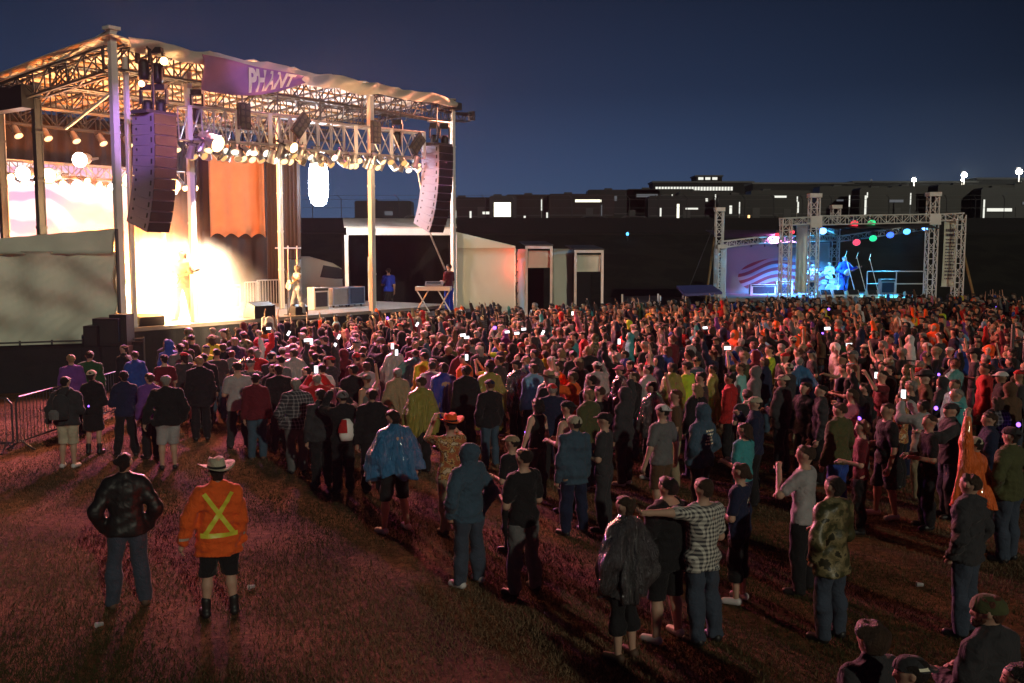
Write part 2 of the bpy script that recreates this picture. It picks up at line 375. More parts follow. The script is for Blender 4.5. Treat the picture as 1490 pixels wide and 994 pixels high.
def person_parts(P, res):
    """returns {part: (V,F)}; P: top, bottom, hair, hat, arms ..."""
    g = rig(P); out = {}; seed = P.get('seed', 1); top = P.get('top', 'tee'); bot = P.get('bottom', 'jeans')
    mb, pal = fingers(g)
    neck = [((0, g.lean, 1.40), (0, g.lean * 1.2 + g.head[1] * .8 + .004, 1.58), .058, .053, 1)]
    feet = [((A[0], A[1] - .02, .045), (A[0] + s * .03, A[1] + .13, .035), .038, .03, 1) for H, Kn, A, s in g.legs]
    V, F = surf(torso(g, 0) + armp(g, 0) + legp(g, 0) + neck + headp(g) + pal + feet, res, .03)
    fb = face_bits(g)
    parts = [(V, F, 0)]
    if res < .03: parts += [(mb.v, mb.f, 0), (fb.v, fb.f, 1)]
    else: parts += [(fb.v, fb.f, 1)]
    out['body'] = join_np(parts)
    # --- top garment
    wr0 = waves(seed, .011, 13, 13, 24); wr1 = waves(seed + 77, .005, 34, 34, 48, 5); wk = P.get('wrk', .65 if top in ('tee', 'tank') else 1); wr = (lambda X, Y, Z: (wr0(X, Y, Z) + wr1(X, Y, Z)) * wk); vf = waves(seed + 5, .02, 26, 26, 3, 5)
    if top in ('tee', 'tank', 'jacket', 'hoodie'):
        i = {'tee': .02, 'tank': .014, 'jacket': .036, 'hoodie': .034}[top]; b = {'tee': .36, 'tank': .04, 'jacket': .96, 'hoodie': .96}[top]
        hem = P.get('hem', {'tee': .84, 'tank': .84, 'jacket': .83, 'hoodie': .81}[top])
        pr = torso(g, i) + (armp(g, i + .004 * (top == 'tee'), 0, b) if top != 'tank' else [])
        pr += [((-.05 * g.w, 0, hem - .02), (.05 * g.w, 0, hem - .02), .118 * g.w + i, .118 * g.w + i, .85)]
        if hem < .75: pr += [((0, 0, hem - .05), (0, 0, .95), .18 * g.w + i, .15 * g.w + i, .72)]
        if top in ('jacket', 'hoodie'): pr += [((0, g.lean - .01, 1.42), (0, g.lean, 1.49), .072, .064, 1)]
        if top == 'hoodie' and not P.get('hood'): pr += [((-.06, g.lean - .085, 1.44), (.06, g.lean - .085, 1.44), .055, .055, .8), ((0, g.lean - .1, 1.36), (0, g.lean - .08, 1.44), .04, .05, 1)]
        if P.get('hood'):
            pr += [(p[0], p[1], p[2] + .035, p[3] + .035, p[4]) for p in headp(g, 0, True)] + [((0, g.lean - .03, 1.46), (0, g.lean - .035 + g.head[1], 1.66), .09, .1, 1)]
        if P.get('bag'): pass
        def post(f, X, Y, Z):
            if top == 'tank': f = np.maximum(f, np.where(Z > 1.3, np.abs(X) - .115, -1))
            f = f + wr(X, Y, Z)
            hemz = hem + .008 * np.sin(X * 18 + seed)
            f = np.maximum(f, np.where(abs(X) < .42, hemz - Z, -1) if False else np.where(np.sqrt(X * X + Y * Y) < .235 * g.w + .02, hemz - Z, -1))
            if top in ('tee', 'tank'): f = np.maximum(f, np.where(np.abs(X) < .09, Z - 1.475, -1))
            if P.get('hood'):
                cx, cy = -math.sin(g.head[0]), math.cos(g.head[0])
                f = np.maximum(f, np.where(Z > 1.52, (X * cx + (Y - g.lean - g.head[1]) * cy) - .062, -1))
            return f
        out['top'] = surf(pr, res, .035, post)
    elif top == 'poncho':
        hem = P.get('hem', .78); fl = P.get('flare', .36)
        pr = [((0, g.lean, 1.38), (0, 0, hem - .1), .16, fl, .72), ((-g.sh, g.lean, 1.4), (g.sh, g.lean, 1.4), .088, .088, 1), ((-.012, g.lean, 1.475), (-.13, g.lean, 1.405), .08, .085, 1), ((.012, g.lean, 1.475), (.13, g.lean, 1.405), .08, .085, 1), ((0, g.lean - .01, 1.43), (0, g.lean, 1.5), .08, .07, 1)]
        for S, E, W, s in g.arms: pr += [(S, E, .1, .085, 1), (E, W, .085, .05, 1), (vlerp(S, E, .3), (S[0] * .9, S[1], S[2] - .4), .1, .16, .8)] if E[2] > S[2] + .15 else [(S, E, .09, .13, 1), (E, vlerp(E, W, .6), .12, .11, 1), (vlerp(S, E, .5), (E[0] * .9, E[1], E[2] - .2), .1, .14, .8)]
        if P.get('hood'): pr += [(p[0], p[1], p[2] + .035, p[3] + .035, p[4]) for p in headp(g, 0, True)] + [((0, g.lean - .03, 1.46), (0, g.lean - .035, 1.66), .09, .1, 1)]
        def post(f, X, Y, Z):
            th = np.arctan2(Y, X + 1e-6)
            depth = np.clip((1.42 - Z) / .45, 0, 1)
            f = f + depth * (.036 * np.sin(th * 9 + seed + 2 * np.sin(Z * 4 + seed)) + .012 * np.sin(th * 17 + seed * 2)) + vf(X, Y, Z) * depth * .8
            f = np.maximum(f, hem + .05 * np.sin(th * 3 + seed) + .02 * np.sin(th * 8) - Z)
            if P.get('hood'): f = np.maximum(f, np.where(Z > 1.52, Y - g.lean - .062, -1))
            return f
        out['top'] = surf(pr, res, .05, post)
    # --- bottoms
    cut = {'jeans': .045, 'shorts': .47, 'capri': .3, 'skirt': .5}[bot]
    tail = {'jeans': .02, 'shorts': .03, 'capri': .022, 'skirt': .06}[bot]
    wl = waves(seed + 9, .012, 20, 20, 15, 6)
    lp = legp(g, .018, 1, tail) + [((-.06 * g.w, 0, .94), (.06 * g.w, 0, .94), .118 * g.w + .014, .118 * g.w + .014, .85), ((0, 0, .93), (0, 0, .99), .13 * g.w + .008, .126 * g.w + .008, .8)]
    def postl(f, X, Y, Z):
        f = f + wl(X, Y, Z) * np.where(Z < .85, 1, .3); return np.maximum(np.maximum(f, cut - Z), Z - (min(1.02, P.get('hem', .83) + .045) if top != 'tank' else .9))
    if bot == 'skirt': lp += [((0, 0, .9), (0, 0, .5), .15, .2, .8)]
    out['bottom'] = surf(lp, res, .02, postl)
    for q, (H, Kn, A, s) in enumerate(g.legs):
        bt = [((A[0], A[1], .09), (A[0], A[1], .2), .05, .055, 1)] if P.get('boots') else []
        out['shoe%d' % q] = surf([((A[0], A[1] - .03, .05), (A[0] + s * .032, A[1] + .145, .04), .05, .042, 1)] + bt, min(res, .022), .02, lambda f, X, Y, Z: np.maximum(f, .004 - Z), .03)
    # --- hair / headwear
    sk = lambda e: [(p[0], p[1], p[2] + e, p[3] + e, p[4]) for p in headp(g, 0, True)]
    hr = P.get('hair', 'short'); ca, sa = math.cos(g.head[0]), math.sin(g.head[0]); ly = g.lean * 1.2 + g.head[1]
    hres = min(res, .016) if res < .03 else .022
    hn = waves(seed + 3, .006, 45, 45, 30, 5)
    def yl(X, Y): return -X * sa + (Y - ly) * ca
    if hr in ('short', 'long', 'bun', 'curly') and not P.get('hood'):
        pr = sk((.013 if res < .04 else .024) if hr != 'curly' else .034)
        if hr == 'long': pr += [((-.03, ly - .05, 1.62), (-.03, ly - .085, 1.36), .07, .055, 1), ((.03, ly - .05, 1.62), (.03, ly - .085, 1.36), .07, .055, 1)]
        if hr == 'bun': pr += [((0, ly - .09, 1.64), (0, ly - .125, 1.6), .035, .03, 1), ((0, ly - .12, 1.6), (0, ly - .12, 1.45), .026, .012, 1)]
        lowz = {'short': 1.555 + .02 * (seed % 3), 'long': 1.3, 'bun': 1.56, 'curly': 1.56}[hr]
        def posth(f, X, Y, Z):
            q_ = hn(X, Y, Z); f = f + q_ * (2 if hr in ('curly', 'long') else 1.2)
            y = yl(X, Y) + q_ * 2.5; f = np.maximum(f, np.where(abs(X) > .062, .6 * (1.645 - Z) + .02 - .3 * abs(y + .01), -1)) if hr == 'short' else f
            f = np.maximum(f, lowz - Z)
            return np.maximum(f, np.where(Z > 1.705, y - .09, y + .005 - .75 * (Z - 1.64)))
        out['hair'] = surf(pr, hres, .03, posth)
    hat = P.get('hat')
    if hat in ('cap', 'backcap', 'beanie'):
        zc = 1.672 if hat != 'beanie' else 1.645
        sgn = -1 if hat == 'backcap' else 1
        c = (0, ly, 0); a = g.head[0]
        B = lambda p, q, r0, r1: (rotz((p[0], p[1] + ly, p[2]), c, a), rotz((q[0], q[1] + ly, q[2]), c, a), r0, r1, 1)
        def postc(f, X, Y, Z):
            f = np.maximum(f, zc - Z)
            if hat != 'beanie':
                y = yl(X, Y) * sgn; x = X * ca + (Y - ly) * sa
                br = np.maximum(np.abs(Z - (1.688 - .12 * np.clip(y - .08, 0, 1))) - .007, np.sqrt((x / .075) ** 2 + ((y - .09) / .085) ** 2) * .08 - .08)
                f = np.minimum(f, br)
            return f
        out['hat'] = surf(sk(.019), hres * (.7 if res < .03 else 1), .02, postc, .12)
    if hat == 'cowboy':
        m = MB(); hx = P.get('hatscale', 1.)
        def fn(p, t):
            r = math.hypot(p.x, p.y)
            if r > .11: p.z += .055 * abs(math.cos(t)) ** 2 * (r - .1) / .09
            else:
                p.y *= 1.18; p.x *= .92
                if p.z > .1: p.z -= .03 * max(0, 1 - abs(p.x) / .05)
            return Vector(rotz((p.x, p.y * 1.05 - .01, p.z), (0, 0), g.head[0]))
        m.lathe([(.1, .0), (.15, -.006), (.2, .0), (.202, .006), (.15, .002), (.103, .008), (.1, .05), (.092, .1), (.075, .125), (.03, .115), (.001, .11)], (0, ly, 1.69), 24, 0, fn)
        V, F, _ = join_np([(m.v, m.f, 0)]); out['hat'] = (V, F)
        m2 = MB(); m2.lathe([(.106, .008), (.105, .035), (.101, .035)], (0, ly, 1.69), 24, 0, fn); V, F, _ = join_np([(m2.v, m2.f, 0)]); out['band'] = (V, F)
    if P.get('beard'):
        c = (0, ly, 0); a = g.head[0]
        out['beard'] = surf([(rotz((0, .035 + ly, 1.6), c, a), rotz((0, .075 + ly, 1.55), c, a), .058, .035, 1)], hres, .02, lambda f, X, Y, Z: np.maximum(f + hn(X, Y, Z), Z - 1.605), .03)
    return out
ROLE = {'tee': 't_shirt', 'tank': 'vest_top', 'jacket': 'jacket', 'hoodie': 'hooded_top', 'poncho': 'poncho', 'jeans': 'trousers', 'shorts': 'shorts', 'capri': 'trousers', 'skirt': 'skirt',
        'cap': 'cap', 'backcap': 'cap', 'beanie': 'beanie', 'cowboy': 'cowboy_hat'}
def build_person(P, res):
    """meshes for one kind of person: list of (name, mesh, slot)"""
    out = person_parts(P, res); L = []
    V, F, mi = out['body']; L.append(('person', quad_mesh('person', V, F, mi), 'skin'))
    for k in out:
        if k == 'body': continue
        me = quad_mesh(k, *out[k])
        nm = {'top': ROLE[P.get('top', 'tee')], 'bottom': ROLE[P.get('bottom', 'jeans')], 'hair': 'hair', 'hat': ROLE.get(P.get('hat'), 'hat'), 'band': 'hat_band', 'shoe0': 'shoe', 'shoe1': 'shoe', 'beard': 'beard'}[k]
        L.append((nm, me, 'shoe' if k.startswith('shoe') else k))
    return L
DUMMY = mat('plain_cloth', (.1, .1, .1), .9)
def place_person(L, mats, loc, yaw, scale, label, group='people standing in the concert crowd', cat='person'):
    root = None
    for nm, me, slot in L:
        o = bpy.data.objects.new(nm, me); COL.objects.link(o)
        if not me.materials:
            me.materials.append(DUMMY)
            if nm == 'person': me.materials.append(FACE)
        o.material_slots[0].link = 'OBJECT'; o.material_slots[0].material = mats.get(slot, DUMMY)
        if root is None: root = o; o.location = loc; o.rotation_euler.z = yaw; o.scale = (scale,) * 3
        elif slot == 'band': o.parent = hatob
        else: o.parent = root
        if slot == 'hat': hatob = o
    tag(root, label, cat, group); return root
# ------------------------------------------------------------------ shared plain materials
M = dict(
 white=mat('white_painted_metal', (.8, .79, .76), .45, bump=.1, bscale=20, var=.15, vscale=3), alu=mat('aluminium', (.55, .55, .56), .35, metal=.7, bump=.1, bscale=40, var=.2, vscale=5),
 black=mat('black_painted_metal', (.012, .012, .013), .5, bump=.1), dark=mat('dark_grey_metal', (.05, .05, .055), .5), wood=mat('timber', (.3, .18, .07), .8, bump=.4, bscale=25, var=.4, vscale=10),
 deck=mat('stage_deck_board', (.33, .28, .24), .4, bump=.1, bscale=8, var=.3, vscale=2), skirt=mat('black_stage_skirt', (.012, .012, .014), .9, bump=.5, bscale=6),
 drape=mat('black_drape', (.014, .012, .013), .9, bump=.6, bscale=4), orange_drape=mat('tan_drape', (.34, .13, .045), .85, bump=.6, bscale=3, var=.2, vscale=2),
 tarp=mat('white_tarpaulin', (.74, .75, .62), .6, bump=.5, bscale=3, var=.12, vscale=1.5), canvas=mat('roof_canvas', (.55, .5, .43), .7, bump=.6, bscale=3, var=.25, vscale=1.2),
 banner=mat('purple_banner_cloth', (.34, .17, .36), .7, bump=.7, bscale=3, var=.2, vscale=2), letters=mat('cream_lettering', (.85, .8, .62), .6),
 tent=mat('tent_fabric', (.72, .74, .62), .65, bump=.25, bscale=2, var=.1, vscale=1), cab=mat('speaker_side_panel', (.25, .22, .28), .6, var=.12, vscale=4), grille=mat('speaker_grille', (.012, .012, .014), .6, bump=.5, bscale=160),
 case=mat('flight_case_panel', (.03, .03, .05), .5, var=.3), steel=mat('galvanised_steel', (.1, .1, .11), .45, metal=.6), rubber=mat('black_rubber', (.02, .02, .02), .8))
def glow(name, col, s): return mat(name, (0, 0, 0), .5, emit=col, es=s)
G = dict(warm=glow('warm_lamp_glow', (1, .6, .22), 14), hot=glow('hot_white_glow', (1, .93, .85), 60), gold=glow('golden_lamp_glow', (1, .5, .16), 1.3), off=mat('lamp_glass', (.35, .33, .3), .12, metal=.6), dim=glow('dim_lamp_glow', (1, .66, .3), 2.6), green_w=glow('pale_lamp_glow', (1, .97, .75), 2.2),
 led=glow('white_tube_glow', (.86, .93, 1), 70), red=glow('red_lamp_glow', (1, .03, .06), 2.6), green=glow('green_lamp_glow', (.02, .85, .25), 1.6), blue=glow('blue_lamp_glow', (.03, .09, 1), 4), cyan=glow('cyan_lamp_glow', (.1, .5, 1), 3), bluew=glow('blue_white_lamp_glow', (.12, .35, 1), 7),
 phone=glow('phone_screen_glow', (.95, .97, 1), 2.5), uv=glow('violet_glow', (.3, .12, 1), 3.5), win=glow('lit_window_glow', (.95, .95, .85), 1.0), wind=glow('dim_window_glow', (.75, .8, .9), .12), amber=glow('amber_glow', (1, .55, .2), 3), flood=glow('street_flood_glow', (1, .93, .75), 90))

# ------------------------------------------------------------------ ground
def ground():
    m, nt, b = new_mat('night_grass_ground'); L = nt.links; N = nt.nodes
    tc = N.new('ShaderNodeTexCoord')
    n1 = N.new('ShaderNodeTexNoise'); n1.inputs['Scale'].default_value = .55; n1.inputs['Detail'].default_value = 6; n1.inputs['Roughness'].default_value = .65
    n2 = N.new('ShaderNodeTexNoise'); n2.inputs['Scale'].default_value = 9; n2.inputs['Detail'].default_value = 6; n2.inputs['Roughness'].default_value = .8
    mp = N.new('ShaderNodeMapping'); mp.inputs['Scale'].default_value = (1, 1, 1); L.new(tc.outputs['Object'], mp.inputs[0])
    L.new(mp.outputs[0], n1.inputs['Vector']); L.new(mp.outputs[0], n2.inputs['Vector'])
    r1 = N.new('ShaderNodeValToRGB'); e = r1.color_ramp.elements; e[0].position = .38; e[0].color = (.075, .05, .028, 1); e[1].position = .62; e[1].color = (.19, .12, .07, 1)
    r2 = N.new('ShaderNodeValToRGB'); e = r2.color_ramp.elements; e[0].position = .35; e[0].color = (.35, .33, .3, 1); e[1].position = .68; e[1].color = (1.5, 1.4, 1.2, 1)
    L.new(n1.outputs['Fac'], r1.inputs[0]); L.new(n2.outputs['Fac'], r2.inputs[0])
    mx = N.new('ShaderNodeMix'); mx.data_type = 'RGBA'; mx.blend_type = 'MULTIPLY'; mx.inputs[0].default_value = 1
    L.new(r1.outputs[0], mx.inputs[6]); L.new(r2.outputs[0], mx.inputs[7]); L.new(mx.outputs[2], b.inputs['Base Color'])
    bp = N.new('ShaderNodeBump'); bp.inputs['Strength'].default_value = .8; bp.inputs['Distance'].default_value = .05; L.new(n2.outputs['Fac'], bp.inputs['Height']); L.new(bp.outputs['Normal'], b.inputs['Normal'])
    b.inputs['Roughness'].default_value = 1; b.inputs['Specular IOR Level'].default_value = .1
    MB().add([(-3000, -60, 0), (3000, -60, 0), (3000, 4000, 0), (-3000, 4000, 0)], [(0, 1, 2, 3)]).build('ground', m, kind='structure')
ground()
def grass():
    n = 330000
    y = 8.6 + 17 * rng.random(n) ** 1.25; x = (rng.random(n) * 2 - 1) * (y * .56)
    keep = np.sin(x * 2.1 + 1.3 * np.sin(y * 1.1)) + np.sin(y * 1.9 + x * .7) + rng.normal(0, 1, n) > -.9
    x, y = x[keep], y[keep]; n = len(x)
    h = rng.uniform(.02, .06, n); a = rng.uniform(0, 6.28, n); w = rng.uniform(.003, .007, n)
    dx, dy = np.cos(a) * w, np.sin(a) * w; lx, ly = rng.normal(0, .025, n), rng.normal(0, .025, n)
    V = np.empty((n, 3, 3)); V[:, 0] = np.stack([x - dx, y - dy, np.full(n, -.002)], 1); V[:, 1] = np.stack([x + dx, y + dy, np.full(n, -.002)], 1); V[:, 2] = np.stack([x + lx, y + ly, h], 1)
    patch = np.sin(x * .9 + 2) + np.sin(y * .8 + x * .4) + rng.normal(0, .8, n)
    mi = np.where(patch > .7, 2, np.where(patch > -.3, 1, 0))
    me = np_mesh('grass', V.reshape(-1, 3), np.arange(n * 3).reshape(-1, 3), False, mi)
    o = link('grass', me, [mat('grass_green', (.05, .05, .02), .9, spec=.1), mat('grass_dull', (.12, .085, .045), .9, spec=.1), mat('grass_straw', (.22, .15, .09), .9, spec=.1)])
    tag(o, 'short trampled grass with dry straw patches in front of the crowd', 'grass', kind='stuff')
grass()
# dark embankment behind the field, with a plateau on top
def hill():
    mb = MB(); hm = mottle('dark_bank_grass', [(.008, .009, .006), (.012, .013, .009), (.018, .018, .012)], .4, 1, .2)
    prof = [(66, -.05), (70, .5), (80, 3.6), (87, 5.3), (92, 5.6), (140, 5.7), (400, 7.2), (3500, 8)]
    nx = 60; V = []; F = []
    for j, (y, z) in enumerate(prof):
        for i in range(nx + 1):
            x = -900 + 1800 * i / nx; x = x if j < 5 else x * 2
            V.append((x, y + (1.5 * math.sin(i * .9) if 0 < j < 5 else 0), z + (.12 * math.sin(i * 1.7 + j) if 0 < j < 4 else 0)))
    for j in range(len(prof) - 1):
        for i in range(nx): a = j * (nx + 1) + i; F.append((a, a + 1, a + nx + 2, a + nx + 1))
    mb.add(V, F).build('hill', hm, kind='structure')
hill()

# ------------------------------------------------------------------ main stage
A = at(178, 470, 31); B = at(660, 450, 44); A.z = B.z = 0
U = (B - A).normalized(); W_ = Vector((-U.y, U.x, 0)); SW = (B - A).length
def S(s, v, z): return A + U * s + W_ * v + Vector((0, 0, z))
SROT = Matrix((U, W_, Vector((0, 0, 1)))).transposed()
DZ = 1.62; DEPTH = 10.5
stage = empty('concert_stage', A, label='big mobile concert stage with white columns and fabric roof', cat='stage')
stage.location = (0, 0, 0)
MB().box(S(SW / 2, DEPTH / 2 + .1, DZ - .06), (SW + .4, DEPTH + .2, .12), SROT).build('deck', M['deck'], stage)
sk = grid_sheet(lambda u, v: S(-.2 + u * (SW + .4), -.02 + .03 * math.sin(u * 160), v * (DZ - .14)), 220, 1, .02); sk.build('skirt', M['skirt'], stage)
# columns (front outer pair, front inner pair, rear ones)
def column(s, v, z0, z1, r=.13, m='white', dbl=False):
    mb = MB(); p, q = S(s, v, z0), S(s, v, z1)
    mb.box((p + q) / 2, (r * 1.6, r * 1.6, z1 - z0), SROT)
    for sx in (-1, 1):
        mb.box((p + q) / 2 + U * sx * r * .9, (r * .3, r * 1.9, z1 - z0), SROT)
    k = int((z1 - z0) / 1.5)
    for i in range(k + 1): mb.box(S(s, v, z0 + .05 + (z1 - z0 - .1) * i / k), (r * 2.3, r * 2.2, .08), SROT)
    return mb.build('column', M[m], stage)
ZR = 10.15
def s_of(px, v=0.):          # stage abscissa seen at pixel column px on the line v
    k = (px - 745) / FPX / math.cos(PITCH); best = None
    lo, hi = -3., SW + 6
    for _ in range(60):
        mid = (lo + hi) / 2; p = S(mid, v, 5); x = pix(p)[0]
        if x < px: lo = mid
        else: hi = mid
    return lo
column(.0, 0, 0, ZR + .6, .1); column(.62, .3, DZ, ZR - .1, .065); column(s_of(293), .5, DZ, ZR - .2, .09); column(s_of(541), 0, 1.3, ZR - .05, .1)
column(SW, 0, 0, ZR + .1, .085)
column(.2, 4.9, 0, ZR - .5, .12, 'dark'); column(.1, 7.2, 0, ZR - .7, .11, 'dark'); column(.9, 8.6, DZ, ZR - .8, .07, 'white')
column(s_of(408, 4), 4, DZ, ZR - .6, .08); column(s_of(434, 7), 7, DZ, ZR - 1.6, .07, 'alu'); column(s_of(238, 9.5), 9.5, DZ, 8, .07, 'white')
column(s_of(388, 9), 9, DZ, ZR - 1., .1, 'dark')
# roof: sloping fabric on purlins, higher in front on the left
def rz(s, v): return 10.02 - .075 * v
rf = grid_sheet(lambda u, v: S(-.3 + u * (SW + .1), -.35 + v * (DEPTH + .6), 0) + Vector((0, 0, rz(u * SW, v * DEPTH) + .5 - .1 * abs(math.sin(u * math.pi * 9)) + .03 * math.sin(u * 61 + v * 7))), 90, 16, .03)
rf.build('roof_canopy', M['canvas'], stage)
# front fascia: rolled fabric hanging along the roof edge
def fas(u, v):
    s = u * (SW - .6) + .3
    t = .42 if s < 3.2 else .62 - .3 * (s - 3.2) / (SW - 3.2)
    z = rz(s, 0) + .52 - .05 * abs(math.sin(s * 1.7)) - (1.0 * t) * v
    return S(s, -.42 - .12 * math.sin(v * 3.1 + math.sin(u * 23)) + .04 * math.sin(u * 90 + v * 5), z + .04 * math.sin(u * 37))
grid_sheet(fas, 140, 8, .02).build('fascia_fabric', M['canvas'], stage)
# purlins, cross trusses under the roof
def ladder(p0, p1, h, nseg, r=.035, w=.4, side=None, brace=.02):
    mb = MB(); p0, p1 = Vector(p0), Vector(p1); d = (p1 - p0).normalized(); sd = (side or d.cross(Vector((0, 0, 1)))).normalized() * w / 2; up = sd.cross(d).normalized() * h / 2
    if up.z < 0: up = -up
    cs = [(a, b) for a in (-1, 1) for b in (-1, 1)]
    for a, b in cs: mb.tube(p0 + sd * a + up * b, p1 + sd * a + up * b, r, r, 6)
    for i in range(nseg + 1):
        q = p0 + (p1 - p0) * (i / nseg)
        for a in (-1, 1): mb.tube(q + sd * a - up, q + sd * a + up, brace, brace, 4, 0, False)
        for b in (-1, 1): mb.tube(q - sd + up * b, q + sd + up * b, brace, brace, 4, 0, False)
        if i < nseg:
            q2 = p0 + (p1 - p0) * ((i + 1) / nseg); f = 1 if i % 2 else -1
            for a in (-1, 1): mb.tube(q + sd * a + up * f, q2 + sd * a - up * f, brace, brace, 4, 0, False)
            for b in (-1, 1): mb.tube(q - sd * f + up * b, q2 + sd * f + up * b, brace, brace, 4, 0, False)
    return mb
for v in (.3, 3.4, 6.8, 10.1):
    ladder(S(0, v, rz(0, v) - .05), S(SW, v, rz(SW, v) - .05), .7, 26, .05, .35, brace=.028).build('roof_truss', M['dark'], stage)
for i in range(13):
    s = .2 + (SW - .4) * i / 12
    mb = MB(); mb.tube(S(s, -.3, rz(s, 0) + .25), S(s, DEPTH, rz(s, DEPTH) + .2), .05, .05, 6)
    for v in (1.2, 2.4, 4.5, 5.6, 7.8, 9): mb.tube(S(s, v, rz(s, v) + .25), S(s + (.7 if i % 2 else -.7), v + .8, rz(s, v) - .25), .022, .022, 4)
    mb.build('roof_purlin', M['dark'], stage)
for v in (1.5, 2.6, 4.3, 5.4, 6.2, 7.7, 8.8): MB().tube(S(0, v, rz(0, v) + .3), S(SW, v, rz(SW, v) + .3), .045, .045, 6).build('roof_purlin', M['wood'], stage)
ladder(S(.05, .3, ZR - .3), S(.05, DEPTH, ZR - 1.1), .75, 10, .05, .4, brace=.03).build('roof_truss', M['dark'], stage)
MB().box(S(-.1, 7.6, 9.15), (.5, 5.6, .75), SROT).build('header_beam', M['black'], stage)
ladder(S(SW - .2, .2, ZR - .35), S(SW + .9, -.1, ZR - .3), .35, 3, .03, .3).build('roof_truss', M['dark'], stage)
MB().tube(S(SW - 1, .1, ZR - .15), S(SW + 1.2, -.1, ZR - .2), .06, .06, 8).box(S(SW + 1.2, -.1, ZR - .2), (.12, .3, .4), SROT).build('outrigger_beam', M['dark'], stage)
MB().box(S(SW - .1, 0, ZR + .1), (.9, .5, .3), SROT).tube(S(SW - 1.7, 0, ZR + .1), S(SW + .2, 0, ZR + .4), .05).build('column_head', M['dark'], stage)
MB().box(S(0, 0, ZR + .62), (.4, .36, .1), SROT).tube(S(0, 0, ZR + .6), S(-.1, 3, ZR - .1), .05).tube(S(.05, 0, ZR - 1.2), S(-.1, 2.6, ZR - 2.2), .05).build('column_head', M['white'], stage)
# back wall drapes, side drapes
def drape(s0, v0, s1, v1, z0, z1, m, folds=9, nm='drape', wavy=0., dep=.09):
    n = max(24, folds * 6)
    def fn(u, v):
        p = S(s0 + (s1 - s0) * u, v0 + (v1 - v0) * u, 0); d = (S(s1, v1, 0) - S(s0, v0, 0)).normalized(); nn = Vector((-d.y, d.x, 0))
        z = z0 + wavy * abs(math.sin(u * math.pi * 4)) + (z1 - z0 - wavy * abs(math.sin(u * math.pi * 4))) * v
        return p + nn * (dep * math.sin(u * folds * 6.283 + .6 * math.sin(v * 3)) * (1 - .5 * v)) + Vector((0, 0, z))
    return grid_sheet(fn, n, 8, .015).build(nm, M[m], stage, smooth=True)
sB = s_of(300, 9.6)
drape(-.3, DEPTH, sB + 1, DEPTH, DZ, 9.4, 'drape', 22)
drape(sB, 9.3, s_of(386, 8.6), 8.6, 4.6, 8.9, 'orange_drape', 3, 'side_curtain', .18, .05)
drape(sB - .2, 9.6, s_of(388, 8.9), 8.9, DZ, 4.9, 'drape', 5, 'side_curtain', 0, .06)
drape(s_of(388, 8.), 8., s_of(416, 6.5), 6.5, DZ, 9.2, 'drape', 5, 'side_curtain', 0, .12)
drape(s_of(416, 6), 6., s_of(437, 5), 5., DZ + 2., 9.0, 'drape', 4, 'side_curtain', 0, .1)
sf = MB()
for k in range(3): sf.tube(S(s_of(405, 5) + .5 * k, 5, DZ), S(s_of(405, 5) + .5 * k, 5, DZ + 2.6), .03)
sf.tube(S(s_of(400, 5), 5, DZ + 2.5), S(s_of(437, 5), 5, DZ + 2.5), .03).build('curtain_frame', M['alu'], stage)
# banner on the fascia
def ban(u, v):
    s = s_of(279) + (s_of(424) - s_of(279)) * u
    sag = .28 * math.sin(u * 3.1) ; ht = 1.12 * (1 - .8 * u ** 1.8)
    fold = .09 * math.sin(u * 9 + v * 5)
    return S(s, -.8 - fold, rz(s, 0) + .3 - ht * v - sag * v * .4 - .12 * u)
bn = grid_sheet(ban, 40, 8, .012).build('banner', M['banner'], stage, smooth=True)
tag(bn, 'purple banner sagging along the roof edge with cream letters')
def text_mesh(txt, name, size, m, parent, ext=.01, shear=.0):
    c = bpy.data.curves.new(name, 'FONT'); c.body = txt; c.size = size; c.extrude = ext; c.shear = shear; c.space_character = 1.02; c.offset = .035
    o = bpy.data.objects.new(name, c); COL.objects.link(o)
    dg = bpy.context.evaluated_depsgraph_get(); me = bpy.data.meshes.new_from_object(o.evaluated_get(dg)); bpy.data.objects.remove(o)
    ob = link(name, me, m, parent); ob.data.name = name; return ob
tx = text_mesh('PHANT', 'lettering', .95, M['letters'], bn, .006, .35)
s0, s1 = s_of(341), s_of(412)
vs = [v.co.copy() for v in tx.data.vertices]; mw = max(v.x for v in vs)
tx.data.materials.clear(); tx.data.materials.append(M['letters'])
for v, c in zip(tx.data.vertices, vs):
    u = c.x / mw; s = s0 + (s1 - s0) * u; hh = .78 * (1 - .62 * u)
    ub = (s - s_of(279)) / (s_of(424) - s_of(279)); sag = .28 * math.sin(ub * 3.1)
    zt = rz(s, 0) + .5; k = c.y / .7
    v_ = (1 - k) * hh / (1.12 * (1 - .8 * max(ub, 0) ** 1.8)) + .06
    p = ban(ub, v_); v.co = p - W_ * (.04 - c.z)
# guard rails on the deck
def rail(p, q, h=1.0, n=8, parent=stage):
    mb = MB(); p, q = Vector(p), Vector(q)
    for z in (.12, h): mb.tube(p + Vector((0, 0, z)), q + Vector((0, 0, z)), .025, .025, 6)
    for i in range(n + 1): b = p + (q - p) * i / n; mb.tube(b, b + Vector((0, 0, h)), .014 if 0 < i < n else .028, None, 5)
    mb.build('guard_rail', M['alu'], parent)
rail(S(s_of(302, 4), 4, DZ), S(s_of(320, 4), 4, DZ), 1.1, 6); rail(S(s_of(354, 5), 5, DZ), S(s_of(374, 5), 5, DZ), 1.1, 5); rail(S(s_of(372, 4), 4, DZ), S(s_of(404, 4), 4, DZ), 1.2, 8)
